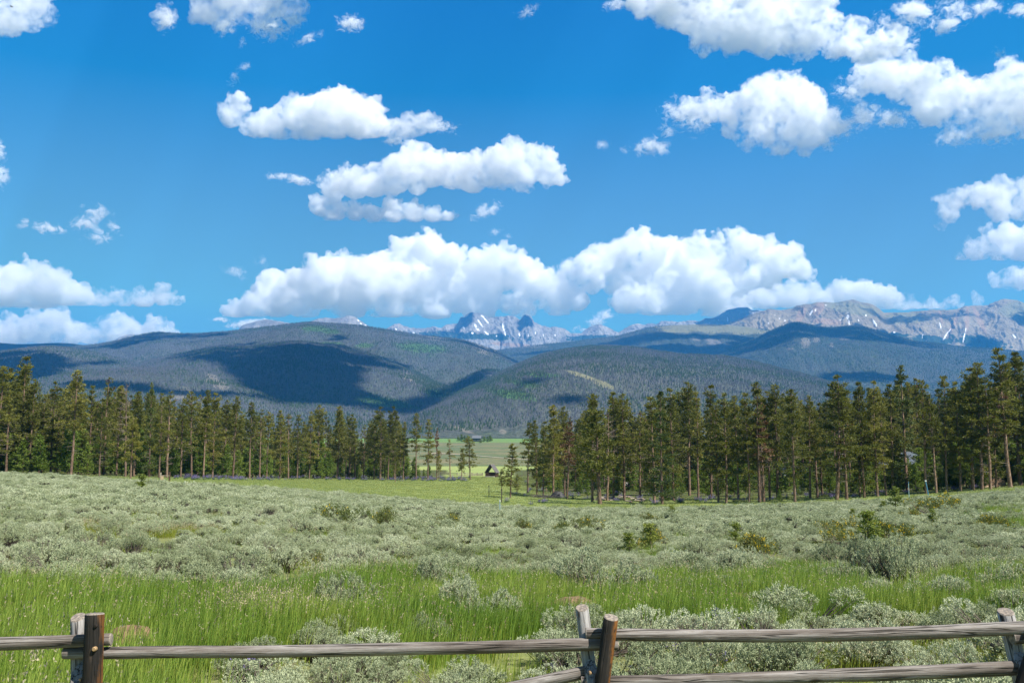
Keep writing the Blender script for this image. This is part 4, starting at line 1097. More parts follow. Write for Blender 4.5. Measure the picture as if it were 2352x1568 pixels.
for p in YELLOW_GAPS: yellow |= vin(qx + wob * 0.5, qy + 0.3 * wob, p)
edge = np.interp(gx, [p[0] for p in SAGE_EDGE], [p[1] for p in SAGE_EDGE])
ok = ~in_grass & ~green & ~yellow & (gy > edge + 2 + 4 * n1) & (n1 > -0.40)
ok |= in_grass & (gx > 1480) & (n1 > -0.06) & (qy > 1290) & (rng.random(len(x)) < 0.7)
ok |= green & (rng.random(len(x)) < 0.40)
ok |= yellow & (rng.random(len(x)) < 0.35) & (gy < 1300)
for p in mound_p: ok &= ((x - p[0]) ** 2 + ((d - p[1] + 0.7) * 0.5) ** 2) > 0.66 ** 2
for p in sap_p: ok &= ((x - p[0]) ** 2 + ((d - p[1] + 0.5) * 0.45) ** 2) > 0.55 ** 2
for p, cs_ in zip(cs_p, cspots): ok &= ((x - p[0]) ** 2 + ((d - p[1]) * 0.6) ** 2) > (0.62 * cs_[2] + 0.2) ** 2
ok &= ~((np.abs(d - 6.45) < 0.9) & (np.abs(x) < 6))
x, d, z, sz, qx, qy = x[ok], d[ok], z[ok], sz[ok], qx[ok], qy[ok]
# the big single bushes that stand in the tall grass
big = [(1372, 1382, 1.32, 'big dark-based silvery sagebrush standing alone in the tall grass, above the middle posts'), (1012, 1372, 1.05, 'round sagebrush alone in the tall grass, left of the biggest one'),
       (786, 1428, 1.0, 'upright pale sagebrush standing alone in the grass between left and middle posts'), (2060, 1352, 1.5, 'largest dark sagebrush on the right, beside the reddish dirt patch'),
       (1960, 1318, 1.2, 'pale spreading sagebrush up the slope left of the largest dark one'), (1610, 1290, 1.0, 'dark grey-green bush at the upper edge of the grass, right of middle'),
       (1688, 1345, 1.05, 'brownish twiggy sagebrush in grass above the reddish mounds'), (1085, 1436, 0.95, 'tan topped sagebrush in front of the tall grass, left of the middle posts'), (975, 1490, 0.6, 'small lone sagebrush just above the rail between left and middle posts')]
bx = [row_hit(a, b) for a, b, *_ in big]
for p, (_, _, s_, _) in zip(bx, big):
    far = ((x - p[0]) ** 2 + (d - p[1]) ** 2) > (0.55 * s_) ** 2
    x, d, z, sz, qx, qy = x[far], d[far], z[far], sz[far], qx[far], qy[far]
inframe = (qx > -40) & (qx < 2392) & (qy < 1640)
size = np.where(inframe, sz / d, 0)
top = np.argsort(-size)[:285]
ind = np.zeros(len(x), bool); ind[top] = True
def zone_label(px, dd):
    a = 'left of the left fence posts' if px < 215 else 'between the left and middle posts' if px < 1360 else 'right of the middle posts' if px < 1960 else 'near the right fence post'
    if dd < 15: b = 'grey-green sagebrush close behind the rails'
    elif dd < 20: b = 'grey-green sagebrush a few metres past the fence'
    elif dd < 27: b = 'silvery sagebrush at the tall grass'
    else: b = 'pale sagebrush just past the tall grass'
    return b + ', ' + a
rs = np.random.default_rng(32)
for i in np.where(ind)[0]:
    o = link('sagebrush', sage_near[rs.integers(0, 7)], None, (x[i], d[i], z[i] - 0.04), (0, 0, rs.uniform(0, 6.28)), sz[i] * np.array([1, 1, rs.uniform(0.75, 1.05)]))
    lb = zone_label(qx[i], d[i]); tag(o, lb, 'sagebrush', lb.replace('sagebrush', 'sagebrush clumps'))
for p, (_, _, s_, lb) in zip(bx, big):
    o = link('sagebrush', sage_near[rs.integers(0, 7)], None, (p[0], p[1], p[2] - 0.04), (0, 0, rs.uniform(0, 6.28)), s_ * np.array([1.08, 1.0, 1.36]))
    tag(o, lb, 'sagebrush', 'big single sagebrushes')
r_ = ~ind
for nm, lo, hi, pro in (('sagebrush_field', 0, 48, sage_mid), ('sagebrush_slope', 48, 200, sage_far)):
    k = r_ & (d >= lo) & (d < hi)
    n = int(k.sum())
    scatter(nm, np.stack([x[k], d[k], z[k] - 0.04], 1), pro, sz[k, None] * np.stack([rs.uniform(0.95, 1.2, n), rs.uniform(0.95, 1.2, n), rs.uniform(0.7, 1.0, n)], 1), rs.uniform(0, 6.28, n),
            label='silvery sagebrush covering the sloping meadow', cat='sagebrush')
print('sage', len(x))

# ---- grasses
def place_grass(nm, n, dmin, dmax, test, protos, sc, seed, label, hh=0.4, umax=0.72, idx=None):
    rg = np.random.default_rng(seed)
    X, D, Z = field_points(n, dmin, dmax, rg, umax)
    px, py = proj(np.stack([X, D, Z + hh], -1)); p0, r0 = proj(np.stack([X, D, Z], -1))
    nn = fbm(np.stack([X / 3.0, D / 3.0, 0 * X], 1), 3)
    k = test(px, py, p0, r0, nn, X, D)
    for p in mound_p: k &= ((X - p[0]) ** 2 + ((D - p[1] + 0.55) * 0.5) ** 2) > (0.46 + 0.1 * nn) ** 2
    for p, b_ in zip(bx, big): k &= ((X - p[0]) ** 2 + ((D - p[1] + 0.35) * 0.6) ** 2) > (0.52 * b_[2]) ** 2
    X, D, Z, nn = X[k], D[k], Z[k], nn[k]
    m = len(X)
    s_ = rg.uniform(*sc, m) * (1 + 0.25 * nn)
    scatter(nm, np.stack([X, D, Z], 1), protos, np.stack([s_, s_, s_ * rg.uniform(0.85, 1.15, m)], 1), rg.normal(size=m) * 0.5, rg.integers(0, len(protos), m) if idx is None else idx(m, nn, rg), label=label, cat='grass')
    print(nm, m)
er_ = lambda px: np.interp(px, [p[0] for p in SAGE_EDGE], [p[1] for p in SAGE_EDGE])
def t_tall(px, py, p0, r0, nn, X, D):
    w = 10 * nn
    return vin(px + w, py + w * 0.6, TALL_GRASS) & (p0 > -420) & (p0 < 2800)
place_grass('tall_grass', 60000, 7.4, 38, t_tall, grass_protos, (0.75, 1.15), 41, 'tall bright green grass waving in a band across the meadow',
            idx=lambda m, nn, rg: np.where(rg.random(m) < 0.78 - 0.25 * (nn > 0.2), rg.integers(0, 4, m), rg.integers(4, 7, m)))
def t_gap(px, py, p0, r0, nn, X, D):
    g = np.zeros(len(px), bool)
    for p in GREEN_GAPS: g |= vin(px + 14 * nn, py + 6 * nn, p)
    q = np.random.default_rng(3).random(len(px))
    return (g & (q < 0.65)) | (q < np.where(D < 14, 0.30, 0.05))
place_grass('meadow_grass', 60000, 7.4, 110, t_gap, grass_protos, (0.5, 0.85), 42, 'green grass tufts growing between the sagebrush', 0.3)
def t_yel(px, py, p0, r0, nn, X, D):
    g = np.zeros(len(px), bool)
    for p in YELLOW_GAPS: g |= vin(px + 8 * nn, py + 4 * nn, p)
    return g | ((nn > 0.18) & (np.random.default_rng(4).random(len(px)) < 0.10) & (D < 60))
place_grass('yellow_grass', 110000, 7.4, 90, t_yel, grass_yel, (0.7, 1.1), 43, 'yellowish short grass in the gaps between sagebrush', 0.2)
def t_straw(px, py, p0, r0, nn, X, D):
    return vin(px, py, TALL_GRASS) & (D > 13) & (nn > np.where(np.abs(px - 600) < 220, -0.1, 0.22)) & (np.random.default_rng(5).random(len(px)) < np.where(np.abs(px - 600) < 160, 0.4, 0.14))
place_grass('dry_grass', 9000, 12, 36, t_straw, straw, (0.7, 1.0), 44, 'dry tan seed heads standing in the tall grass')
def t_far(px, py, p0, r0, nn, X, D):
    inw = ((p0 < 1000) & (r0 < 1095)) | ((p0 > 1240) & (r0 < np.interp(p0, [1240, 1350, 1600, 1900, 2100, 2352], [1128, 1138, 1142, 1138, 1128, 1110])))
    return (r0 < er_(p0) + 3) & (D < 420) & (~inw | (np.random.default_rng(9).random(len(px)) < 0.3))
place_grass('clearing_grass', 90000, 115, 330, t_far, grass_far, (0.8, 1.6), 45, 'short yellow-green grass in the clearing and under the pines', 0.2, 0.56)
# ---- lupine drifts
def t_lup(px, py, p0, r0, nn, X, D):
    a = (p0 > 230) & (p0 < 1080) & (np.abs(r0 - np.interp(p0, [230, 400, 560, 700, 900, 1080], [1096, 1097, 1101, 1098, 1101, 1101])) < 4.5) & (nn > 0.16 - 0.12 * (p0 > 900)) & (p0 > 390) & (np.random.default_rng(6).random(len(px)) < 0.16)
    b = (p0 > 1300) & (p0 < 2250) & (np.abs(r0 - np.interp(p0, [1300, 1450, 1700, 2000, 2250], [1142, 1152, 1150, 1138, 1120])) < 4) & (nn > 0.12) & (np.random.default_rng(7).random(len(px)) < 0.2)
    c = (p0 > 1160) & (p0 < 2300) & (r0 < er_(p0) - 8) & (r0 > 1105) & (nn > 0.26) & (np.random.default_rng(8).random(len(px)) < 0.12)
    return (a | b | c) & (r0 < er_(p0))
place_grass('lupines', 90000, 115, 330, t_lup, lup_protos, (1.0, 1.7), 46, 'drifts of purple lupine flowers at the foot of the pines', 0.2, 0.56)
lup_spots = [(565, 1550), (1650, 1545), (1585, 1500), (1480, 1560), (1270, 1545), (1995, 1232), (2010, 1240), (1870, 1255), (1680, 1278), (1720, 1290), (1625, 1290), (1745, 1255), (1955, 1252), (1655, 1442), (2240, 1500), (262, 1092)]
lp = np.array([row_hit(a + rs.normal() * 9, b + 14 + rs.normal() * 4) for a, b in lup_spots for _ in range(1)])
scatter('lupine_spikes', lp, lup_protos, rs.uniform(0.5, 0.8, len(lp)), rs.uniform(0, 6, len(lp)), label='scattered purple lupine spikes among the sagebrush', cat='flowers')

# ---- shrubby cinquefoil with yellow flowers
cinq = [make_sage(300 + i, 230, 8, 0.06, 0.62, 0.62, (m_cinq, m_sage_twig, m_yel), 40, 80 if i < 3 else 16) for i in range(5)]
for k, (a, b, s_, lb) in enumerate(cspots):
    p = row_hit(a, b)
    tag(link('flowering_shrub', cinq[k % 3 if k < 13 else 3 + k % 2], None, (p[0], p[1], p[2] - 0.03), (0, 0, rs.uniform(0, 6)), s_ * 1.05 * np.array([1, 1, 1.15])), lb, 'shrub', 'yellow flowering shrubs in the meadow')

# ---- dirt mounds
m_dirt = simple('red_brown_dirt', (0.20, 0.125, 0.075), 0.95, 0.45, 14)
for (a, b, r0, h0, lb), p in zip(mounds, mound_p):
    g = np.random.default_rng(int(a)); ang = np.linspace(0, 2 * math.pi, 37)[:-1]; rr = np.linspace(0, 1, 12)
    A, Q_ = np.meshgrid(ang, rr)
    nz = fbm(np.stack([np.cos(A) * Q_ * 2.2 + a, np.sin(A) * Q_ * 2.2, 0 * A], -1).reshape(-1, 3), 4, 0.6).reshape(A.shape)
    X, Y = np.cos(A) * Q_ * r0 * 1.25, np.sin(A) * Q_ * r0
    Z = h0 * np.sqrt(np.clip(1 - Q_ ** 2.4, 0, 1)) * (1 + 0.28 * nz * Q_) + 0.07 * nz * Q_ - 0.04
    Z[-1] = -0.15
    me = mesh('dirt_mound', np.stack([X, Y, Z], -1).reshape(-1, 3), quads=grid_quads(12, 36, True), mats=(m_dirt,), smooth=True)
    tag(link('dirt_mound', me, None, tuple(p)), lb, 'mound', 'dirt mounds in the meadow')
# ================================================================== pines
m_bark = None
def bark_mat():
    n = NT('pine_bark'); c = n.coord()
    a = n.noise(n.vscale(c, (9, 9, 2.2)), 1.0, 5, 0.7)
    r = n.rnd()
    col = n.ramp(a, [(0.32, (0.075, 0.05, 0.038)), (0.5, (0.20, 0.14, 0.10)), (0.66, (0.36, 0.28, 0.22))])
    col = n.mix(r, n.mix(1.0, col, (0.62, 0.58, 0.56), 'MULTIPLY'), n.mix(1.0, col, (1.1, 1.02, 0.94), 'MULTIPLY'))
    return n.principled(col, 0.95, 0.1, n.bump(a, 0.8, 0.06))
m_bark = bark_mat()
m_twig = simple('dead_pine_twig', (0.22, 0.175, 0.14), 0.95, 0.3, 3)
def needle_mat(name, c0, c1, c2, tr=0.22):
    n = NT(name); c = n.coord(); r = n.rnd()
    a = n.noise(c, 0.55, 3, 0.6); b = n.noise(c, 2.8, 2, 0.6)
    f = n.math('ADD', n.math('MULTIPLY', a, 0.55), n.math('ADD', n.math('MULTIPLY', r, 0.35), n.math('MULTIPLY', b, 0.3)))
    return n.leaf(n.ramp(f, [(0.32, c0), (0.6, c1), (0.85, c2)]), tr, None, 0.6, 0.25)
m_need = needle_mat('pine_needles', (0.065, 0.080, 0.016), (0.150, 0.155, 0.027), (0.255, 0.235, 0.048), 0.32)
m_need_dark = needle_mat('spruce_needles', (0.040, 0.065, 0.018), (0.075, 0.105, 0.026), (0.115, 0.14, 0.036))
m_need_young = needle_mat('young_pine_needles', (0.080, 0.130, 0.018), (0.15, 0.215, 0.030), (0.22, 0.275, 0.048), 0.32)
m_need_sap = needle_mat('sapling_needles', (0.12, 0.165, 0.026), (0.20, 0.24, 0.04), (0.28, 0.30, 0.06))
m_need_brown = needle_mat('dead_brown_needles', (0.10, 0.055, 0.028), (0.17, 0.09, 0.045), (0.22, 0.13, 0.07), 0.1)

def make_pine(seed, H=16.0, c0=0.4, rad=1.9, shape='pole', dens=1.0, need=None, twig_only=False, tuft=0.34, bare=0.5, r0=0.168, brown=0.0):
    """trunk and crown meshes; the foot stands at the origin"""
    rng = np.random.default_rng(seed)
    # trunk
    k = 9; zz = np.linspace(-0.15, H * 0.985, k)
    bend = np.cumsum(rng.normal(size=(k, 2)) * 0.045 * H / 16, 0); bend -= bend[0]
    lean = rng.normal(size=2) * 0.010
    cx = lambda z: np.interp(z, zz, bend[:, 0] + lean[0] * zz); cyy = lambda z: np.interp(z, zz, bend[:, 1] + lean[1] * zz)
    tr = MB().tube(np.stack([cx(zz), cyy(zz), zz], 1), r0 * (1 - 0.93 * np.linspace(0, 1, k) ** 1.15) + 0.012, 9, wob=0.05, rng=rng).mesh('trunk', (m_bark,), True)
    parts = []
    # living branches
    nb = int(H * 6.8 * (1 - c0) * dens)
    t = np.sort(rng.uniform(0, 1, nb)) ** 0.92                 # 0 crown base .. 1 top
    t = np.clip(t + 0.02 * np.sin(t * 60), 0, 1)
    z = H * (c0 + (0.985 - c0) * t)
    if shape == 'spruce': L = rad * (1 - t) ** 0.85 + 0.12
    elif shape == 'broad': L = rad * (1 - 0.85 * t) * np.minimum(1, 0.55 + 2.2 * t) + 0.15
    elif shape == 'young': L = rad * (1 - t) ** 0.8 + 0.1
    else: L = rad * (np.minimum(1, 0.55 + 1.8 * t)) * (1 - t) ** 0.72 * 1.15 + 0.14
    lump = 1 + 0.38 * perlin(np.stack([t * 7, np.full(nb, seed * 1.37), 0 * t], 1)) * (1.5 if shape in ('pole', 'broad') else 0.8)
    L = L * rng.uniform(0.55, 1.15, nb) * lump
    a = rng.uniform(0, 2 * math.pi, nb)
    gap = perlin(np.stack([np.cos(a) * 1.1 + seed, np.sin(a) * 1.1, t * 6], 1))
    keep = gap > (-0.30 if shape != 'spruce' else -0.6)
    z, L, a, t = z[keep], L[keep], a[keep], t[keep]; nb = len(z)
    slope = (0.10 + 0.6 * t - 0.30 * (1 - t)) if shape in ('pole', 'broad') else (-0.12 + 0.55 * t)
    slope = slope + rng.normal(size=nb) * 0.10
    if shape == 'young': slope = 0.25 + 0.5 * t
    out = np.stack([np.cos(a), np.sin(a), 0 * a], 1)
    B = np.stack([cx(z), cyy(z), z], 1)
    tip = B + out * L[:, None] + np.array([0, 0, 1.0]) * (slope * L)[:, None]
    v, q = sticks(B, tip, 0.03 * H / 16); parts.append((v, q, 1))
    if not twig_only:
        nt = np.maximum(2, (L * 3.4 / tuft * 0.42 + 1.2).astype(int))
        bi = np.repeat(np.arange(nb), nt)
        s = rng.uniform(0.30 if shape != 'young' else 0.1, 1.05, len(bi))
        C = B[bi] + (tip - B)[bi] * s[:, None] + rng.normal(size=(len(bi), 3)) * np.array([0.16, 0.16, 0.08]) * (0.4 + L[bi, None] * 0.35)
        per = 9
        ci = np.repeat(np.arange(len(bi)), per)
        D = out[bi][ci] * 0.55 + np.array([0, 0, 0.55]) + rng.normal(size=(len(ci), 3)) * 0.62
        P = C[ci] + rng.normal(size=(len(ci), 3)) * tuft * 0.22
        v, q = leaves_mesh('', P, D, tuft * rng.uniform(0.6, 1.15, len(ci)), tuft * rng.uniform(0.20, 0.36, len(ci)), None, rng=rng)
        mi = np.zeros(len(q), int)
        if brown: mi[(rng.random(len(bi)) < brown)[ci]] = 2
        # leader
        parts.append((v, q, None)); mm = mi
    # dead lower limbs
    if bare:
        m = int(H * 1.5 * bare); zb = H * rng.uniform(0.14, c0 + 0.12, m); ab = rng.uniform(0, 6.28, m)
        Bb = np.stack([cx(zb), cyy(zb), zb], 1); Lb = rng.uniform(0.4, 1.5, m)
        Tb = Bb + np.stack([np.cos(ab), np.sin(ab), rng.uniform(-0.25, 0.3, m)], 1) * Lb[:, None]
        v, q = sticks(Bb, Tb, 0.022); parts.append((v, q, 1))
        if twig_only or bare > 0.8:
            for rep in range(3):
                s = rng.uniform(0.3, 1, m)[:, None]; P0 = Bb + (Tb - Bb) * s
                v, q = sticks(P0, P0 + rng.normal(size=(m, 3)) * 0.3 + np.array([0, 0, 0.1]), 0.012); parts.append((v, q, 1))
    if twig_only:
        for rep in range(5):
            s = rng.uniform(0.25, 1, nb)[:, None]; P0 = B + (tip - B) * s
            v, q = sticks(P0, P0 + rng.normal(size=(nb, 3)) * 0.32 + out * 0.25, 0.016); parts.append((v, q, 1))
    V, Q, M, o = [], [], [], 0
    for v, q, mm_ in parts:
        V.append(v); Q.append(np.asarray(q) + o); o += len(v)
        M.append(mm if mm_ is None else np.full(len(q), mm_))
    cr = mesh('crown', np.concatenate(V), quads=np.concatenate(Q), mats=(need or m_need, m_twig, m_need_brown), mat_idx=np.concatenate(M))
    return tr, cr, H

PINES = {
    'pole': [make_pine(400 + i, 16, rng_c, rd, 'pole', 1.75, None, bare=0.8) for i, (rng_c, rd) in enumerate(((0.27, 1.95), (0.37, 1.8), (0.20, 2.05), (0.42, 1.75), (0.30, 2.15)))],
    'full': [make_pine(420 + i, 16, c, rd, 'pole', 1.9, None, bare=0.5) for i, (c, rd) in enumerate(((0.14, 2.1), (0.20, 2.3), (0.10, 2.0)))],
    'spruce': [make_pine(440 + i, 16, 0.06, 2.4, 'spruce', 1.35, m_need_dark, bare=0.0, r0=0.21) for i in range(2)],
    'sparse': [make_pine(450 + i, 16, 0.42, 1.6, 'pole', 0.85, None, bare=1.0, brown=0.10) for i in range(3)],
    'broad': [make_pine(460 + i, 12, 0.30, 3.2, 'broad', 1.9, None, bare=0.6, r0=0.26, tuft=0.46) for i in range(2)],
    'dead': [make_pine(470 + i, 15, 0.30, 1.3, 'pole', 0.9, None, twig_only=True, bare=1.0) for i in range(2)],
    'rusty': [make_pine(480 + i, 15, 0.34, 1.5, 'pole', 1.0, m_need_brown, bare=1.0) for i in range(2)],
    'young': [make_pine(490 + i, 6, 0.02, 1.6, 'young', 2.6, m_need_young, bare=0.0, r0=0.07, tuft=0.34) for i in range(4)],
    'sapling': [make_pine(500 + i, 1.6, 0.08, 0.42, 'young', 5.0, m_need_sap, bare=0.0, r0=0.025, tuft=0.15) for i in range(3)],
}
rt = np.random.default_rng(61)
def plant(kind, x, y, h, label, group, cat='pine tree', name='pine_tree', wide=1.0, z=None, k=None):
    tr, cr, H = PINES[kind][rt.integers(0, len(PINES[kind])) if k is None else k]
    zz = float(ground(x, y)) if z is None else z
    o = empty(name, (float(x), float(y), zz - 0.03), rt.uniform(0, 6.28))
    s = h / H; w = s * wide
    o.scale = (w, w, s)
    o.rotation_euler[0] = rt.normal() * 0.012; o.rotation_euler[1] = rt.normal() * 0.012
    link('trunk', tr, o); link('crown', cr, o)
    tag(o, label, cat, group)
    return o
def pine_px(kind, px, top, base, label, group, wide=1.0, dd=0.0, **kw):
    p = row_hit(px, base, 25, 420)
    if dd: 
        Y = p[1] + dd; p = np.array([float(ray(px, base)[0]) * Y, Y, 0]); p[2] = ground(p[0], p[1])
    zt = CAMZ + float(ray(px, top)[1]) * p[1]
    return plant(kind, p[0], p[1], zt - p[2], label, group, wide=wide, **kw)

# measured pines: (kind, x, row of the top, row of the foot, width)
LEFT = [('full', -14, 840, 1088, 1.2), ('full', 14, 846, 1087, 1.1), ('full', 45, 820, 1087, 1.15), ('pole', 66, 870, 1088, 1.0), ('pole', 95, 905, 1088, 1.0), ('full', 117, 877, 1089, 1.0), ('pole', 163, 850, 1090, 1.25), ('pole', 180, 893, 1089, 0.95), ('pole', 203, 885, 1090, 1.0), ('sparse', 237, 866, 1091, 1.15),
        ('full', 228, 917, 1095, 1.1), ('full', 267, 885, 1093, 1.05), ('dead', 288, 878, 1095, 1.0), ('broad', 300, 958, 1099, 0.75), ('pole', 307, 898, 1094, 1.0), ('spruce', 343, 876, 1096, 0.62), ('pole', 365, 903, 1097, 1.0), ('sparse', 383, 898, 1097, 1.2), ('pole', 415, 920, 1096, 1.1), ('pole', 440, 898, 1096, 1.1), ('pole', 467, 895, 1097, 1.0),
        ('full', 488, 903, 1097, 1.0), ('pole', 512, 918, 1097, 1.0), ('pole', 535, 910, 1099, 1.15), ('pole', 573, 923, 1099, 1.1), ('sparse', 596, 940, 1099, 1.1), ('pole', 612, 945, 1099, 1.0), ('full', 642, 942, 1099, 1.05), ('sparse', 662, 950, 1099, 1.1), ('pole', 682, 953, 1099, 1.05), ('pole', 710, 945, 1099, 1.0), ('pole', 728, 930, 1099, 1.1), ('sparse', 745, 950, 1098, 1.0), ('full', 776, 932, 1099, 0.95), ('pole', 800, 951, 1099, 1.0), ('pole', 815, 960, 1100, 1.1), ('sparse', 835, 975, 1100, 1.0),
        ('pole', 859, 943, 1101, 1.0), ('pole', 873, 934, 1102, 1.2), ('pole', 891, 950, 1101, 0.95), ('pole', 906, 933, 1101, 1.15), ('broad', 908, 1040, 1106, 0.7), ('pole', 926, 968, 1101, 1.0), ('pole', 956, 948, 1102, 0.95), ('pole', 983, 963, 1102, 1.0), ('rusty', 1003, 982, 1101, 0.9), ('broad', 1008, 1037, 1102, 0.55)]
RIGHT = [('pole', 1212, 970, 1133, 1.1), ('full', 1233, 965, 1136, 0.95), ('full', 1248, 968, 1138, 0.95), ('full', 1271, 930, 1142, 1.1), ('pole', 1297, 932, 1141, 0.9), ('rusty', 1303, 957, 1146, 1.15), ('full', 1360, 904, 1153, 1.1), ('broad', 1378, 950, 1158, 1.15), ('dead', 1395, 945, 1150, 1.2), ('full', 1409, 900, 1148, 1.0), ('pole', 1434, 903, 1148, 1.1), ('sparse', 1470, 943, 1147, 1.2),
         ('full', 1503, 912, 1156, 1.2), ('spruce', 1521, 898, 1158, 0.95), ('full', 1548, 893, 1150, 1.05), ('pole', 1584, 877, 1138, 1.15), ('pole', 1604, 900, 1143, 1.0), ('full', 1633, 885, 1148, 0.95), ('pole', 1650, 925, 1154, 1.1), ('full', 1668, 903, 1155, 1.1), ('pole', 1696, 908, 1146, 1.0), ('full', 1721, 903, 1153, 1.05), ('sparse', 1745, 905, 1153, 1.35), ('rusty', 1754, 925, 1152, 1.2), ('full', 1751, 877, 1144, 1.0), ('pole', 1768, 897, 1144, 1.0), ('pole', 1786, 883, 1144, 1.15),
         ('full', 1826, 894, 1154, 1.1), ('pole', 1861, 908, 1145, 1.0), ('pole', 1878, 922, 1143, 1.1), ('full', 1888, 925, 1140, 0.8), ('pole', 1922, 862, 1148, 1.35), ('sparse', 1945, 887, 1147, 1.2), ('full', 1986, 877, 1143, 1.05), ('pole', 1975, 905, 1142, 1.0), ('pole', 2016, 875, 1141, 1.0), ('pole', 2035, 897, 1138, 1.0), ('full', 2050, 882, 1136, 1.1), ('spruce', 2085, 836, 1128, 1.05), ('sparse', 2128, 872, 1134, 1.3), ('pole', 2151, 905, 1133, 1.1), ('pole', 2176, 863, 1130, 1.0),
         ('full', 2206, 877, 1128, 1.1), ('full', 2235, 845, 1126, 1.15), ('pole', 2255, 833, 1125, 1.2), ('sparse', 2275, 872, 1124, 1.3), ('full', 2288, 877, 1121, 1.0), ('pole', 2321, 798, 1119, 1.35), ('full', 2345, 808, 1115, 1.3), ('pole', 2375, 815, 1113, 1.2), ('full', 2405, 830, 1112, 1.2)]
PHR = {'pole': 'tall pine with bare lower trunk', 'full': 'full-crowned green pine', 'spruce': 'dense dark spire-shaped spruce', 'sparse': 'thin-crowned pine with grey twigs', 'broad': 'short wide-crowned pine', 'dead': 'bare grey dead pine', 'rusty': 'rusty brown dying pine'}
ORD = 'first second third fourth fifth sixth seventh eighth ninth tenth eleventh twelfth thirteenth fourteenth fifteenth sixteenth seventeenth eighteenth nineteenth twentieth twenty-first twenty-second twenty-third twenty-fourth twenty-fifth twenty-sixth twenty-seventh twenty-eighth twenty-ninth thirtieth'.split()
for rows, stand, grp in ((LEFT, 'left stand', 'pines along the front of the left stand'), (RIGHT, 'right stand', 'pines along the front of the right stand')):
    cnt = {}
    tot = {k: sum(1 for r in rows if r[0] == k) for k in PHR}
    for kind, px, top, base, w in sorted(rows, key=lambda r: r[1]):
        n_ = cnt.get(kind, 0); cnt[kind] = n_ + 1
        lb = 'only %s along the front of the %s' % (PHR[kind], stand) if tot[kind] == 1 else '%s %s from the left, front of the %s' % (ORD[n_], PHR[kind], stand)
        pine_px(kind, px, top, base, lb, grp, w)
# single trees in the gap
G = 'single pines standing in the gap between the stands'
pine_px('sparse', 1034, 1008, 1098, 'small thin reddish pine alone in the gap, nearest the left stand', G, 1.5)
pine_px('broad', 1060, 1032, 1103, 'short leaning pine in the gap, left of a taller one', G, 0.75)
pine_px('pole', 1080, 1002, 1102, 'taller pine in the gap, just right of the short leaning one', G, 1.5)
pine_px('full', 1172, 1018, 1143, 'bright green small pine in the gap beside the log cabin', G, 1.35)
pine_px('pole', 1152, 1076, 1144, 'spindly little pine left of the bright green pine by the cabin', G, 1.6)
pine_px('pole', 1187, 1088, 1134, 'spindly little pine right of the bright green pine by the cabin', G, 1.6)

# deeper trees of the two stands
def envelope(rows):
    p = sorted((r[1], r[2]) for r in rows if r[0] not in ('broad',))
    return np.array([a for a, _ in p]), np.array([b for _, b in p])
ex, ey = envelope(LEFT)
for i in range(66):
    px = -120 + 1060 * (i + rt.uniform(0, 1)) / 66
    Y0 = row_hit(px, np.interp(px, [0, 300, 600, 1000], [1087, 1094, 1099, 1101]), 25, 420)[1]
    Y = Y0 + rt.uniform(6, 75); u = float(ray(px, 1000)[0])
    top = np.interp(px, ex, ey) + rt.uniform(4, 48)
    zt = CAMZ + float(ray(px, top)[1]) * Y; x_ = u * Y; zg = float(ground(x_, Y))
    kind = rt.choice(['pole', 'full', 'sparse', 'spruce'], p=[0.5, 0.3, 0.14, 0.06])
    plant(kind, x_, Y, zt - zg, 'dark pine standing among others in the depth of the left stand', 'pines deeper in the left stand', wide=rt.uniform(0.85, 1.2) * (0.7 if kind == 'spruce' else 1))
ex, ey = envelope(RIGHT)
for i in range(58):
    px = 1212 + 1290 * (i + rt.uniform(0, 1)) / 58
    Y0 = row_hit(px, np.interp(px, [1200, 1350, 1600, 1900, 2100, 2352], [1134, 1145, 1146, 1143, 1134, 1116]), 25, 420)[1]
    Y = Y0 + rt.uniform(10, 85); u = float(ray(px, 1000)[0])
    top = np.interp(px, ex, ey) + rt.uniform(6, 60)
    zt = CAMZ + float(ray(px, top)[1]) * Y; x_ = u * Y; zg = float(ground(x_, Y))
    kind = rt.choice(['pole', 'full', 'sparse', 'rusty'], p=[0.5, 0.32, 0.14, 0.04])
    plant(kind, x_, Y, zt - zg, 'dark pine standing among others in the depth of the right stand', 'pines deeper in the right stand', wide=rt.uniform(0.85, 1.2))
for i in range(112):
    px = -100 + 1090 * (i + rt.uniform(0, 1)) / 112
    Y0 = row_hit(px, np.interp(px, [0, 300, 600, 1000], [1087, 1094, 1099, 1101]), 25, 420)[1]
    Y = Y0 + rt.uniform(0, 32); x_ = float(ray(px, 1000)[0]) * Y
    plant('young', x_, Y, rt.uniform(3.5, 10.5) * (1.0 if px < 780 else 0.6), 'bushy young pine between the trunks of the left stand', 'young pines under the left stand', 'young pine', 'young_pine', rt.uniform(0.85, 1.2))
for i in range(120):
    px = 1262 + 1230 * (i + rt.uniform(0, 1)) / 120
    Y0 = row_hit(px, np.interp(px, [1200, 1350, 1600, 1900, 2100, 2352], [1134, 1145, 1146, 1143, 1134, 1116]), 25, 420)[1]
    Y = Y0 + rt.uniform(10, 48) * (1.0 if px < 1980 else 0.4); x_ = float(ray(px, 1000)[0]) * Y
    plant('young', x_, Y, rt.uniform(2.6, 6.8) * (0.85 if px < 1980 else 1.05), 'bushy young pine between the trunks of the right stand', 'young pines under the right stand', 'young pine', 'young_pine', rt.uniform(0.85, 1.2))
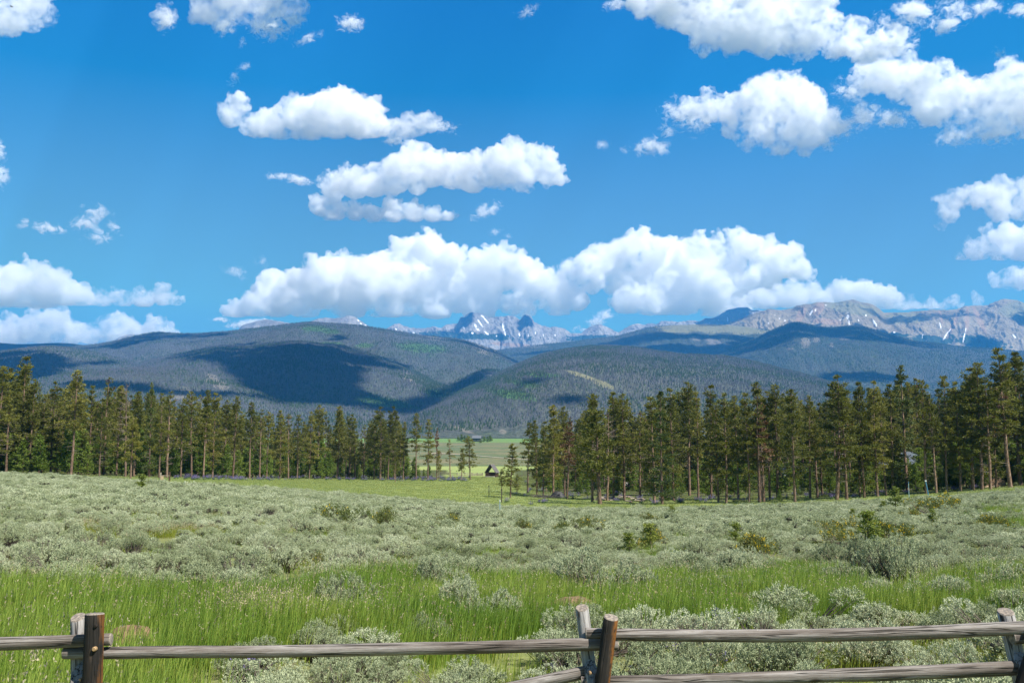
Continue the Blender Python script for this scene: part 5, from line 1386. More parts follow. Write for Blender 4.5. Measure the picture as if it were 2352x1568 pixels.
for px, top, base, lb in ((1695, 1085, 1140, 'bushy young pine in front of the grey shed'), (1790, 1122, 1152, 'small dark bluish young spruce at the meadow edge, right stand'), (1905, 1070, 1135, 'bushy young pine beside the grey house porch'), (2262, 1065, 1122, 'dense young pine left of the woodpile'), (2062, 1060, 1130, 'young pine under the tall dark spruce'), (1530, 1095, 1150, 'bright young pine beside the sawn log ends')):
    pine_px('young', px, top, base, lb, 'noticeable young pines of the right stand', cat='young pine', name='young_pine')
# the rest of the wood, far in: one mass
wpts, wix, wsc = [], [], []
_deep = PINES['pole'] + PINES['full'] + PINES['young']
def _joined(tr, cr):
    V_, F_, M_ = [], [], []; o_ = 0
    for me_, off in ((tr, 0), (cr, 1)):
        n_ = len(me_.vertices); a_ = np.empty(n_ * 3, np.float32); me_.vertices.foreach_get('co', a_); V_.append(a_.reshape(-1, 3))
        for pl in me_.polygons: F_.append([v + o_ for v in pl.vertices]); M_.append(pl.material_index + off)
        o_ += n_
    return mesh('pine', np.concatenate(V_), F_, mats=list(tr.materials) + list(cr.materials), mat_idx=M_)
_dm = [_joined(a_, b_) for a_, b_, _ in _deep]
exl, eyl = envelope(LEFT); exr, eyr = envelope(RIGHT)
for i in range(1100):
    leftside = i % 2 == 0
    px = rt.uniform(-160, 935) if leftside else rt.uniform(1235, 2520)
    lo, hi = (60, 190) if leftside else (42, 150)
    Y0 = row_hit(px, np.interp(px, [0, 300, 600, 1000, 1200, 1350, 1600, 1900, 2100, 2352], [1087, 1094, 1099, 1101, 1134, 1145, 1146, 1143, 1134, 1116]), 25, 420)[1]
    Y = Y0 + rt.uniform(lo, hi); x_ = float(ray(px, 1000)[0]) * Y
    k_ = rt.integers(0, len(_deep)) if i % 5 > 1 else rt.integers(8, len(_deep))
    top = (np.interp(px, exl, eyl) if leftside else np.interp(px, exr, eyr)) + rt.uniform(14, 60)
    zg = float(ground(x_, Y)); h = CAMZ + float(ray(px, top)[1]) * Y - zg
    if k_ >= 8: h = rt.uniform(3, 9)
    wpts.append((x_, Y, zg)); wix.append(k_); s_ = h / _deep[k_][2]; wsc.append((s_ * rt.uniform(0.85, 1.15), s_ * rt.uniform(0.85, 1.15), s_))
scatter('pine_wood', np.array(wpts), _dm, np.array(wsc), rt.uniform(0, 6.28, len(wpts)), np.array(wix), label='dark pine wood behind the front trees of both stands', cat='wood')
# saplings in the sage
for px, top, base, lb in ((1994, 1176, 1262, 'largest bright green pine sapling, with purple lupines at its foot'), (1690, 1200, 1250, 'small pine sapling above the left yellow flowering shrub'), (1447, 1224, 1282, 'lower of twin pine saplings right of middle'), (1496, 1203, 1268, 'upper and brighter of twin pine saplings right of middle'), (2058, 1120, 1170, 'dark pine sapling on the slope below the right stand'),
                          (2028, 1150, 1174, 'tiny pine sapling left of the dark sapling on the slope'), (325, 1090, 1130, 'lone pine sapling in the sage below the left stand'), (1543, 1160, 1192, 'small pine sapling far out in the sage, right of middle'), (1957, 1168, 1196, 'thin pine sapling left of and above the largest one'), (2142, 1168, 1204, 'pine sapling in front of the largest yellow flowering shrub')):
    pine_px('sapling', px, top, base, lb, 'pine saplings in the sagebrush', cat='sapling', name='pine_sapling', wide=1.35 if base > 1200 else 1.4)
# ================================================================== the log rail fence
def wood_mat(name, cols, stain=None):
    n = NT(name); c = n.coord(); r = n.rnd()
    off = n.n('Mapping', None, Vector=c)
    cmb = n.n('CombineXYZ', None, X=n.math('MULTIPLY', r, 37.0), Y=n.math('MULTIPLY', r, 11.0), Z=n.math('MULTIPLY', r, 23.0))
    n.set(off, 'Location', cmb.outputs[0]); c2 = off.outputs[0]
    grain = n.noise(n.vscale(c2, (34, 34, 1.6)), 1.0, 6, 0.65, 0.3)
    big = n.noise(n.vscale(c2, (6, 6, 1.3)), 1.0, 4, 0.6)
    fine = n.noise(n.vscale(c2, (150, 150, 9)), 1.0, 3, 0.7)
    col = n.ramp(n.math('ADD', n.math('MULTIPLY', grain, 0.55), n.math('MULTIPLY', big, 0.45)), [(0.34, cols[0]), (0.48, cols[1]), (0.62, cols[2])])
    col = n.mix(n.mapr(fine, 0.38, 0.6), n.mix(1.0, col, (0.72, 0.70, 0.68), 'MULTIPLY'), col)
    # drying cracks along the grain
    cr = n.noise(n.vscale(c2, (22, 22, 0.7)), 1.0, 2, 0.5)
    crack = n.mapr(n.math('ABSOLUTE', n.math('SUBTRACT', cr, 0.5)), 0.004, 0.022, 1.0, 0.0)
    col = n.mix(n.math('MULTIPLY', crack, 0.85), col, (0.03, 0.025, 0.02))
    # small knots
    vor = n.n('TexVoronoi', None, Vector=n.vscale(c2, (9, 9, 3.2)), Scale=1.0).outputs['Distance']
    col = n.mix(n.mapr(vor, 0.08, 0.17, 0.9, 0.0), col, (0.05, 0.035, 0.025))
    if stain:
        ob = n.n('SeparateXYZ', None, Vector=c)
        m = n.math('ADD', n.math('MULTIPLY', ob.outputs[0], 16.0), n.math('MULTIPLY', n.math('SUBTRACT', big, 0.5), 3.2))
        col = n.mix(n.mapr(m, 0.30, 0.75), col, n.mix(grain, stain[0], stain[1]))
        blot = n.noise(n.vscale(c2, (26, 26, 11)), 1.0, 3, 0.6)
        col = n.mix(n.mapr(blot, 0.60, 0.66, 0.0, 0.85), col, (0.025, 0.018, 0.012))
    b = n.bump(n.math('SUBTRACT', n.math('ADD', grain, n.math('MULTIPLY', fine, 0.4)), n.math('MULTIPLY', crack, 1.6)), 0.9, 0.006)
    return n.principled(col, 0.8, 0.25, b)
m_rail = wood_mat('weathered_rail', ((0.050, 0.038, 0.030), (0.175, 0.147, 0.125), (0.36, 0.33, 0.30)))
m_greypost = wood_mat('silver_post', ((0.17, 0.155, 0.142), (0.32, 0.297, 0.275), (0.47, 0.445, 0.42)))
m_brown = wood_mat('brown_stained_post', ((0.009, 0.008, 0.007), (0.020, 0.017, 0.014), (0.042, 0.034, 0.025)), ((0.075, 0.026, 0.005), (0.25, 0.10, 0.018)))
def endgrain():
    n = NT('end_grain'); c = n.coord()
    w = n.n('TexWave', {'wave_type': 'RINGS', 'rings_direction': 'Z'}, Vector=c, Scale=38.0, Distortion=3.0, Detail=3.0)
    k = n.noise(c, 45.0, 4, 0.7)
    col = n.mix(n.math('MULTIPLY', w.outputs['Fac'], 0.6), (0.12, 0.10, 0.085), (0.27, 0.235, 0.20))
    col = n.mix(n.mapr(k, 0.45, 0.62), col, (0.34, 0.28, 0.22))
    return n.principled(col, 0.9, 0.15, n.bump(k, 0.6, 0.004))
m_end = endgrain()
def log(name, p0, p1, r0, r1, mat, parent, seed, bend=0.0, cut0=0.0, cut1=0.0, cutdir=(0, -1, 0), rough=0.05, label=None, endmat=None):
    """a peeled log from p0 to p1, its own z axis along the grain"""
    p0, p1 = np.asarray(p0, float), np.asarray(p1, float)
    rng = np.random.default_rng(seed)
    L = np.linalg.norm(p1 - p0); zax = Vector((p1 - p0) / L)
    q = Vector((1, 0, 0)) - zax * zax.x if abs(zax.x) < 0.8 else Vector((0, -1, 0)) - zax * (-zax.y)
    xax = q.normalized(); yax = zax.cross(xax)
    Mx = Matrix((xax, yax, zax)).transposed().to_4x4(); Mx.translation = Vector(p0)
    n, k = 24, max(14, int(L / 0.06))
    s = np.linspace(0, 1, k); th = np.linspace(0, 2 * math.pi, n + 1)[:-1]
    Sg, Tg = np.meshgrid(s, th, indexing='ij')
    rr = r0 + (r1 - r0) * Sg
    nz = fbm(np.stack([np.cos(Tg) * 1.3 + seed, np.sin(Tg) * 1.3, Sg * L * 1.4], -1).reshape(-1, 3), 4, 0.55).reshape(Sg.shape)
    kn = np.zeros_like(Sg)
    for j in range(int(L * 2.2)):
        sc, tc = rng.random(), rng.uniform(0, 6.28)
        dth = np.angle(np.exp(1j * (Tg - tc)))
        kn += rng.uniform(0.06, 0.16) * np.exp(-((Sg - sc) * L / 0.035) ** 2 - (dth / 0.32) ** 2)
    rr = rr * (1 + rough * 2.0 * nz + kn)
    bx = bend * np.sin(math.pi * s) + 0.008 * fbm(np.stack([s * L * 0.9, 0 * s + seed, 0 * s], 1), 3); by = 0.008 * fbm(np.stack([s * L * 0.9, 0 * s, 0 * s + seed], 1), 3)
    X = np.cos(Tg) * rr + by[:, None]; Y = np.sin(Tg) * rr
    up = Mx.to_3x3().transposed() @ Vector((0, 0, 1)); Xb, Yb = up.x, up.y
    X = X + bx[:, None] * Xb; Y = Y + bx[:, None] * Yb
    Z = Sg * L
    cd = Mx.to_3x3().transposed() @ Vector(cutdir)
    Z[-1] -= cut1 * (X[-1] * cd.x + Y[-1] * cd.y); Z[0] -= cut0 * (X[0] * cd.x + Y[0] * cd.y)
    V = np.stack([X, Y, Z], -1).reshape(-1, 3)
    nv = len(V)
    caps, cf, cm = [], [], []
    for (ring, off, sg) in ((0, 0, -1), (k - 1, (k - 1) * n, 1)):
        R0 = V[off:off + n]; ctr = R0.mean(0)
        inner = ctr + (R0 - ctr) * 0.93 + np.array([0, 0, 0.006 * sg]); b = nv + sum(len(c) for c in caps)
        caps.append(np.concatenate([inner, [ctr + np.array([0, 0, 0.008 * sg])]]))
        for j in range(n):
            a_, b_, c_, d_ = off + j, off + (j + 1) % n, b + (j + 1) % n, b + j
            cf.append((a_, b_, c_, d_) if sg > 0 else (d_, c_, b_, a_)); cm.append(1)
            cf.append((d_, c_, b + n) if sg > 0 else (b + n, c_, d_)); cm.append(1)
    F = [tuple(f) for f in grid_quads(k, n, True)]
    me = mesh(name, np.concatenate([V] + caps), F + cf, mats=(mat, endmat or m_end), mat_idx=[0] * len(F) + cm, smooth=True)
    for pl in list(me.polygons)[len(F):]: pl.use_smooth = False
    o = link(name, me); o.matrix_world = Mx
    if parent is not None: o.parent = parent
    if label: o['label'] = label
    return o
dA, dB, dC, dL = 6.3, 6.55, 6.5, 6.2
def fp(px, py, d): return at(px, py, d)
fence = empty('rail_fence', (0, 0, 0))
tag(fence, 'weathered log rail fence with crossed posts running along the foreground', 'fence')
def ext(a, b, zmin):
    """carry the line a->b on down into the ground"""
    a, b = np.asarray(a), np.asarray(b); k = (a[2] - zmin) / (a[2] - b[2]); return a + (b - a) * k
# left pair
gp = fp(179, 1418, dA + 0.10); gb = fp(181, 1520, dA + 0.07)
log('post', ext(gp, gb, -0.35), gp, 0.050, 0.045, m_greypost, fence, 1, cut1=0.55, rough=0.04, label='silver grey post behind the left rails')
bp = fp(219, 1410, dA - 0.095); bb = fp(213, 1560, dA - 0.12)
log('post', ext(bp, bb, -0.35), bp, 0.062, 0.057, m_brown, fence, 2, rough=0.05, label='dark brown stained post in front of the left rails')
# middle pair
gp = fp(1337, 1396, dB + 0.10); gb = fp(1357, 1552, dB + 0.05)
log('post', ext(gp, gb, -0.35), gp, 0.050, 0.042, m_greypost, fence, 3, cut1=0.5, rough=0.04, label='silver grey post leaning left behind the middle rails')
bp = fp(1404, 1418, dB - 0.095); bb = fp(1386, 1550, dB - 0.13)
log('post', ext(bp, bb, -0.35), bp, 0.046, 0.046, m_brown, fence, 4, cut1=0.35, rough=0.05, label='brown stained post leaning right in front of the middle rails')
# right pair
gp = fp(2311, 1405, dC + 0.10); gb = fp(2339, 1525, dC + 0.04)
log('post', ext(gp, gb, -0.35), gp, 0.056, 0.052, m_greypost, fence, 5, cut1=0.5, rough=0.04, label='silver grey post leaning left behind the right rails')
bp = fp(2402, 1420, dC - 0.095); bb = fp(2358, 1555, dC - 0.13)
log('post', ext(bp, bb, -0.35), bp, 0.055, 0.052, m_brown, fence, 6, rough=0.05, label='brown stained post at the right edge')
# rails
log('rail', fp(-260, 1482, dL), fp(254, 1467, dA), 0.044, 0.037, m_rail, fence, 11, bend=-0.01, label='upper rail left of the left posts')
log('rail', fp(148, 1499, dA), fp(1417, 1477, dB), 0.036, 0.040, m_rail, fence, 12, bend=-0.012, label='upper rail between left and middle posts')
log('rail', fp(1347, 1455, dB), fp(2440, 1437, dC), 0.038, 0.044, m_rail, fence, 13, bend=-0.032, label='upper rail between middle and right posts')
log('rail', fp(2326, 1465, dC), fp(2900, 1450, dC + 0.25), 0.038, 0.040, m_rail, fence, 14, label='upper rail past the right posts')
log('rail', fp(1337, 1566, dB - 0.06), fp(2450, 1527, dC - 0.03), 0.038, 0.046, m_rail, fence, 15, bend=-0.015, label='lower rail right of the middle posts')
log('rail', fp(150, 1800, dA + 0.02), fp(1352, 1541, dB + 0.0), 0.042, 0.040, m_rail, fence, 16, label='slipped lower rail left of the middle posts')
log('rail', fp(-260, 1590, dL), fp(246, 1582, dA - 0.02), 0.040, 0.040, m_rail, fence, 17, label='lower rail left of the left posts')
# braces: short cut logs under the crossing
for k, (x0, y0, d0, r_, cut) in enumerate(((184, 1528, dA - 0.035, 0.047, 1.4), (1357, 1518, dB - 0.05, 0.040, 1.4), (2350, 1500, dC - 0.05, 0.048, 1.2))):
    t_ = fp(x0, y0 + 16, d0); b_ = t_ + np.array([0.01, -0.16, -0.62])
    log('brace', b_, t_, r_ + 0.004, r_, m_greypost, fence, 21 + k, cut1=cut, rough=0.05, endmat=m_greypost, label='short slant-cut brace log under the %s rails' % ('left', 'middle', 'right')[k])
m_rust = simple('rusty_bolt', (0.30, 0.19, 0.09), 0.6, 0.3, 40, 0.4); m_hole = simple('nail_hole', (0.02, 0.016, 0.013), 0.9, 0.2, 30)
for px, py, d, r_, mt in ((216, 1490, dA - 0.178, 0.014, m_rust), (219, 1437, dA - 0.158, 0.010, m_hole)):
    c = fp(px, py, d); o = MB().tube([c + np.array([0, 0.02, 0]), c, c + np.array([0, -0.006, 0])], [r_, r_, r_ * 0.7], 10).build('bolt', (mt,), fence)
for px, py, d in ((184, 1560, dA - 0.13), (1356, 1545, dB - 0.13)):
    c = fp(px, py, d); MB().tube([c + np.array([0, 0.05, 0]), c, c + np.array([0, -0.004, 0])], [0.009, 0.009, 0.006], 8).build('nail', (m_rust,), fence)

# ================================================================== buildings and small things
m_log = None
def logwall_mat():
    n = NT('old_log_wall'); c = n.coord()
    w = n.n('TexWave', {'wave_type': 'BANDS', 'bands_direction': 'Z'}, Vector=c, Scale=1.05, Distortion=0.4, Detail=2.0).outputs['Fac']
    k = n.noise(n.vscale(c, (1.5, 1.5, 14)), 1.0, 4, 0.7)
    col = n.mix(k, (0.060, 0.038, 0.028), (0.14, 0.085, 0.06))
    return n.principled(n.mix(n.mapr(w, 0.2, 0.5, 0.8, 0.0), col, (0.015, 0.011, 0.009)), 0.9, 0.1, n.bump(w, 1.0, 0.08))
m_log = logwall_mat()
m_oldroof = simple('weathered_shingle_roof', (0.115, 0.105, 0.10), 0.9, 0.3, 3.0)
m_metal = simple('grey_metal_roof', (0.115, 0.125, 0.13), 0.5, 0.12, 2.0, 0.4)
m_darkwall = simple('dark_green_grey_siding', (0.060, 0.072, 0.068), 0.85, 0.25, 2.0)
m_greywall = simple('grey_siding', (0.20, 0.215, 0.21), 0.85, 0.2, 2.0)
m_brownwall = simple('brown_siding', (0.17, 0.11, 0.08), 0.85, 0.2, 2.0)
m_white = simple('white_paint', (0.78, 0.78, 0.76), 0.6, 0.06, 2.0, 0.4)
m_glass = NT('window_glass').principled((0.03, 0.04, 0.05), 0.08, 0.6)
m_oldwood = simple('grey_old_wood', (0.26, 0.215, 0.17), 0.9, 0.3, 5.0)
m_fresh = simple('fresh_cut_wood', (0.62, 0.40, 0.20), 0.85, 0.2, 9.0)
m_paint_dark = simple('dark_trim', (0.035, 0.032, 0.03), 0.8, 0.2, 4.0)
def gable_house(name, label, loc, rz, w, l, wall_h, rise, mw, mr, over=0.35, roof_t=0.12, group=None, cat='house', open_gable=False, windows=(), door=None):
    """w: width of the gable side, l: length of the ridge; gable faces -y before turning"""
    o = empty(name, tuple(loc), rz); tag(o, label, cat, group)
    t = 0.18
    mb = MB()
    for s in (-1, 1): mb.box((s * (w / 2 - t / 2), 0, wall_h / 2 - 0.2), (t, l, wall_h + 0.4))
    for s in (-1, 1): mb.box((0, s * (l / 2 - t / 2 - 0.003), wall_h / 2 - 0.2), (w - 2 * t, t, wall_h + 0.4))
    if not open_gable:
        for s in (-1, 1):
            y0, y1 = s * (l / 2 - 0.006), s * (l / 2 - t)
            mb.add([(-w / 2, y0, wall_h), (w / 2, y0, wall_h), (0, y0, wall_h + rise), (-w / 2, y1, wall_h), (w / 2, y1, wall_h), (0, y1, wall_h + rise)],
                   [(0, 1, 2), (5, 4, 3), (0, 3, 4, 1), (1, 4, 5, 2), (2, 5, 3, 0)])
    mb.build('wall', (mw,), o)
    ang = math.atan2(rise, w / 2); sl = math.hypot(rise, w / 2) + over
    rb = MB()
    for s in (-1, 1):
        e = np.array([s * math.cos(ang), 0, -math.sin(ang)]); nrm = np.array([s * math.sin(ang), 0, math.cos(ang)])
        top = np.array([0, 0, wall_h + rise]) + nrm * 0.01; bot = top + e * sl; hl = l / 2 + over
        P = [top + [0, -hl, 0], bot + [0, -hl, 0], bot + [0, hl, 0], top + [0, hl, 0]]
        P = [np.asarray(p) for p in P] + [np.asarray(p) + nrm * roof_t for p in P]
        rb.add(P, [(0, 1, 2, 3)[::-1], (4, 5, 6, 7), (0, 1, 5, 4), (1, 2, 6, 5), (2, 3, 7, 6), (3, 0, 4, 7)] if s < 0 else [(0, 1, 2, 3), (7, 6, 5, 4), (4, 5, 1, 0), (5, 6, 2, 1), (6, 7, 3, 2), (7, 4, 0, 3)])
    rb.build('roof', (mr,), o)
    for (side, a, zc, ww, hh) in windows:
        if side == 'front': c, dm = (a, -l / 2 - 0.02, zc), (ww, 0.06, hh)
        else: c, dm = ((-1 if side == 'left' else 1) * (w / 2 + 0.02), a, zc), (0.06, ww, hh)
        f = MB().box(c, np.array(dm) + np.where(np.array(dm) > 0.1, 0.16, 0)).build('window', (m_white,), o)
        c2 = np.array(c, float); k = 1 if side == 'front' else 0; c2[k] += -0.02 if side in ('front', 'left') else 0.02
        MB().box(c2, dm).build('pane', (m_glass,), f)
    if door:
        MB().box((door[0], -l / 2 - 0.02, door[2] / 2), (door[1], 0.07, door[2])).build('door', (m_paint_dark,), o)
    return o
# ruined log cabin in the clearing
p = row_hit(1130, 1095, 150, 420); sc_ = p[1] / 330.0
cab = gable_house('log_cabin', 'small old log cabin with open gable and dark steep roof in the clearing', p, R(-24), 3.7 * sc_, 2.5 * sc_, 1.55 * sc_, 2.55 * sc_, m_log, m_oldroof, 0.28, 0.10, cat='cabin', open_gable=True)
MB().box((-0.1 * sc_, -1.62 * sc_, 0.16), (3.4 * sc_, 0.5, 0.34)).build('foundation', (simple('pale_sill_stone', (0.42, 0.38, 0.33), 0.9, 0.3, 5),), cab)
# low rail fence left of the cabin
lf = empty('log_fence', (0, 0, 0)); tag(lf, 'low tumbledown log fence running left from the old cabin', 'fence')
fpx = [(1108, 1092), (1096, 1092), (1084, 1092), (1068, 1092), (1050, 1092), (1030, 1091), (1012, 1091)]
fpp = [row_hit(a, b, 150, 420) for a, b in fpx]
for i, q in enumerate(fpp):
    MB().tube([q + [0, 0, -0.2], q + [0.05, 0, 1.05]], 0.10, 7).build('post', (m_oldwood,), lf)
    if i:
        for hgt_ in ((0.35, 0.85) if i > 2 else (0.25, 0.5, 0.8)):
            a_, b_ = fpp[i - 1] + [0.2, 0.12, hgt_], q + [-0.2, 0.12, hgt_ - 0.08]
            MB().tube([a_, (a_ + b_) / 2 + [0, 0, -0.05], b_], [0.09, 0.1, 0.08], 7).build('rail', (m_oldwood,), lf)
# farm buildings beyond the valley
def far_loc(px, row, dmin=600): return row_hit(px, row, dmin, 2500)
q = far_loc(1096, 1014); gable_house('farm_house', 'large dark house with grey roof on the far green field', q, R(78), 9.5, 11.0, 4.4, 3.4, m_darkwall, simple('slate_grey_roof', (0.13, 0.14, 0.15), 0.7, 0.1, 1.0), 0.6, 0.25, 'farm buildings below the hills', windows=(('front', 0, 2, 1.4, 1.4), ('left', -2.5, 1.8, 1.6, 1.4), ('left', 2.5, 1.8, 1.6, 1.4)))
q = far_loc(1070, 1004); gable_house('barn', 'white-roofed outbuilding behind the dark farm house', q, R(85), 6, 9.5, 2.4, 1.4, m_greywall, m_white, 0.4, 0.25, 'farm buildings below the hills', 'barn', windows=(('left', 0, 1.3, 1.2, 1.0),))
q = far_loc(1013, 1004); gable_house('barn', 'long brown outbuilding with pale roof, leftmost below the hill', q, R(88), 6, 13, 2.6, 1.5, m_brownwall, simple('pale_roof', (0.55, 0.50, 0.46), 0.7, 0.1, 1.0), 0.4, 0.25, 'farm buildings below the hills', 'barn', windows=(('left', 3, 1.4, 1.2, 1.0), ('left', -3, 1.4, 1.2, 1.0)))
q = far_loc(1090, 1003); q[1] += 60; gable_house('barn', 'small tan outbuilding peeking over the dark farm house roof', q, R(80), 5, 6, 5.0, 1.6, simple('tan_siding', (0.48, 0.36, 0.27), 0.8, 0.1, 1.0), m_white, 0.3, 0.2, 'farm buildings below the hills', 'barn', windows=(('left', 0, 3.2, 1.2, 1.0),))
for px, row, h in ((1052, 1013, 4.2), (1060, 1014, 6.0), (1067, 1015, 5.5), (1074, 1016, 6.0), (1112, 1015, 4.8), (1120, 1015, 4.6), (1126, 1014, 5.6), (1104, 1017, 3.6), (1012, 1006, 3.5), (1034, 1005, 6.0), (1042, 1004, 6.0), (1027, 1004, 5.0)):
    q = far_loc(px, row); plant('young', q[0], q[1], h * 1.5, 'dark bushy tree among the far farm buildings', 'bushy trees around the far farm buildings', 'tree', 'tree', 1.7, z=q[2])
# cabins in the right stand
q = row_hit(1708, 1116, 100, 300); q[1] += 8
gable_house('shed', 'small grey shed with pale metal roof among the right stand trunks', (q[0], q[1], float(ground(q[0], q[1]))), R(86), 3.0, 3.4, 2.1, 0.75, m_darkwall, m_metal, 0.3, 0.08, None, 'shed', windows=(('left', 0.4, 1.2, 0.7, 0.7),))
def in_wood(px, Y): 
    x_ = float(ray(px, 1090)[0]) * Y; return np.array([x_, Y, float(ground(x_, Y))])
q = in_wood(1850, 205)
hs_ = gable_house('house', 'dark green-grey house with grey metal roofs behind the right stand trunks', q, R(88), 6.0, 9.5, 2.6, 1.7, m_darkwall, m_metal, 0.5, 0.10, None, 'house', windows=(('left', -2, 1.4, 1.0, 1.1), ('left', 2, 1.4, 1.0, 1.1)), door=None)
for nm, c_, d_, mt in (('tower', (0.6, -3.6, 2.4), (3.6, 2.8, 5.2), m_darkwall), ('porch', (-4.0, -3.0, 1.15), (2.2, 3.6, 0.14), m_greywall)):
    MB().box(c_, d_).build(nm, (mt,), hs_)
MB().add([(-1.5, -5.3, 4.95), (2.7, -5.3, 4.95), (2.7, -1.9, 4.95), (-1.5, -1.9, 4.95), (0.6, -3.6, 6.4)], [(0, 1, 4), (1, 2, 4), (2, 3, 4), (3, 0, 4), (3, 2, 1, 0)]).build('tower_roof', (m_metal,), hs_)
q = in_wood(1955, 212); gable_house('house', 'low house wing with pale roof and white eaves, right of the dark house', q, R(84), 5.0, 4.0, 2.4, 1.2, m_darkwall, simple('pale_metal_roof', (0.17, 0.185, 0.18), 0.5, 0.1, 1.0, 0.4), 0.4, 0.1, None, 'house', windows=(('left', 0, 1.4, 1.2, 0.9),))
q = in_wood(2068, 196); gable_house('house', 'tall house with blue-grey roof almost hidden behind the tall dark spruce', q, R(60), 5.5, 6.0, 4.2, 2.2, m_brownwall, simple('blue_grey_roof', (0.12, 0.14, 0.165), 0.5, 0.1, 1.0, 0.4), 0.5, 0.1, None, 'house', windows=(('left', 0, 2.6, 1.4, 1.0), ('front', 0, 2.6, 1.2, 1.0)))
# woodpile at the right
q = row_hit(2310, 1119, 60, 300); q[1] += 4; q[2] = ground(q[0], q[1])
wp = empty('woodpile', tuple(q)); tag(wp, 'long stack of split brown firewood under the right stand', 'woodpile')
rg = np.random.default_rng(9); mb = MB()
for r_ in range(11):
    for c_ in range(24):
        x_ = (c_ - 11.5 + 0.5 * (r_ % 2)) * 0.145 + rg.normal() * 0.012; z_ = 0.07 + r_ * 0.125 + rg.normal() * 0.01
        if r_ > 8 and abs(x_) > 1.3: continue
        a_ = rg.uniform(0.055, 0.08)
        mb.tube([(x_, -0.2 - rg.uniform(0, 0.06), z_), (x_, 0.25, z_)], a_, 6, wob=0.12, rng=rg, m=0, capm=1)
mb.build('firewood', (simple('split_bark', (0.13, 0.085, 0.055), 0.9, 0.4, 6), simple('split_wood_face', (0.33, 0.21, 0.13), 0.9, 0.35, 12)), wp)
mb = MB()
for k in range(7): mb.tube([(-1.9 + k * 0.5, -0.5 - rg.uniform(0, 0.5), 0.1), (-1.2 + k * 0.5 + rg.normal() * 0.3, -0.7 + rg.normal() * 0.25, rg.uniform(0.06, 0.4))], 0.055, 7, capm=1)
mb.build('loose_pole', (simple('peeled_pole', (0.50, 0.38, 0.25), 0.9, 0.3, 6), m_fresh), wp)
# felled logs and slash under the right stand
def log_heap(label, px, row, n_, L, r_, mats, seed, spread):
    q = row_hit(px, row, 40, 320); g = np.random.default_rng(seed); mb = MB()
    for k in range(n_):
        c = np.array([g.normal() * spread, g.normal() * 0.5, r_ + abs(g.normal()) * spread * 0.16]); a = g.uniform(-0.6, 0.6); l_ = L * g.uniform(0.5, 1.2)
        d_ = np.array([math.cos(a), math.sin(a), g.normal() * 0.1]) * l_ / 2
        mb.tube([c - d_, c, c + d_], r_ * g.uniform(0.6, 1.2), 8, wob=0.06, rng=g, capm=1)
    o = mb.build('log_pile', mats, None, loc=tuple(q)); tag(o, label, 'log pile', 'piles of cut logs at the right stand')
m_greylog = simple('grey_bark_log', (0.30, 0.25, 0.20), 0.9, 0.4, 4)
log_heap('heap of pale cut logs right of the wide-crowned dark pine', 1390, 1149, 14, 2.0, 0.13, (m_greylog, m_fresh), 1, 0.9)
log_heap('small scatter of grey logs beyond the heap of pale cut logs', 1432, 1143, 9, 1.6, 0.12, (m_greylog, m_fresh), 2, 0.8)
log_heap('low row of pale logs lying in lupines left of the sawn log ends', 1470, 1152, 10, 1.2, 0.11, (m_greylog, m_fresh), 3, 1.2)
# sawn ends stacked towards the viewer
q = row_hit(1527, 1147, 40, 320); mb = MB(); g = np.random.default_rng(4)
for (a, b) in ((-0.55, 0.22), (-0.1, 0.2), (0.38, 0.22), (-0.3, 0.58), (0.15, 0.6), (0.42, 0.72), (-0.02, 0.95)):
    mb.tube([(a, -0.3 + g.normal() * 0.05, b), (a + g.normal() * 0.1, 1.2, b)], 0.22 * g.uniform(0.8, 1.1), 12, capm=1)
tag(mb.build('log_pile', (m_greylog, m_fresh), None, loc=tuple(q)), 'stacked logs showing orange sawn ends beside a young pine', 'log pile', 'piles of cut logs at the right stand')
# dark covered mound
q = row_hit(1281, 1142, 40, 320)
A, Q_ = np.meshgrid(np.linspace(0, 2 * math.pi, 31)[:-1], np.linspace(0, 1, 9))
nz = fbm(np.stack([np.cos(A) * Q_ * 2, np.sin(A) * Q_ * 2, 0 * A], -1).reshape(-1, 3), 3).reshape(A.shape)
V_ = np.stack([np.cos(A) * Q_ * 1.6, np.sin(A) * Q_ * 0.9, 1.15 * (1 - Q_ ** 2) * (1 + 0.4 * nz) - 0.05], -1).reshape(-1, 3)
tag(link('covered_heap', mesh('covered_heap', V_, quads=grid_quads(9, 30, True), mats=(simple('black_tarp', (0.016, 0.016, 0.016), 0.6, 0.3, 5, 0.4),), smooth=True), None, tuple(q)), 'low black covered heap at the left front of the right stand', 'heap')
q = row_hit(1250, 1143, 40, 320); g = np.random.default_rng(8)
a_ = g.normal(size=(260, 3)) * np.array([1.1, 0.6, 0.16]) + np.array([0, 0, 0.25]); b_ = a_ + g.normal(size=(260, 3)) * np.array([0.6, 0.4, 0.18])
v_, q_ = sticks(a_, b_, 0.02)
tag(link('brush_heap', mesh('brush_heap', v_, quads=q_, mats=(simple('grey_brush', (0.26, 0.21, 0.18), 0.95, 0.3, 4),)), None, tuple(q)), 'heap of dry grey brushwood left of the black covered heap', 'brush pile')
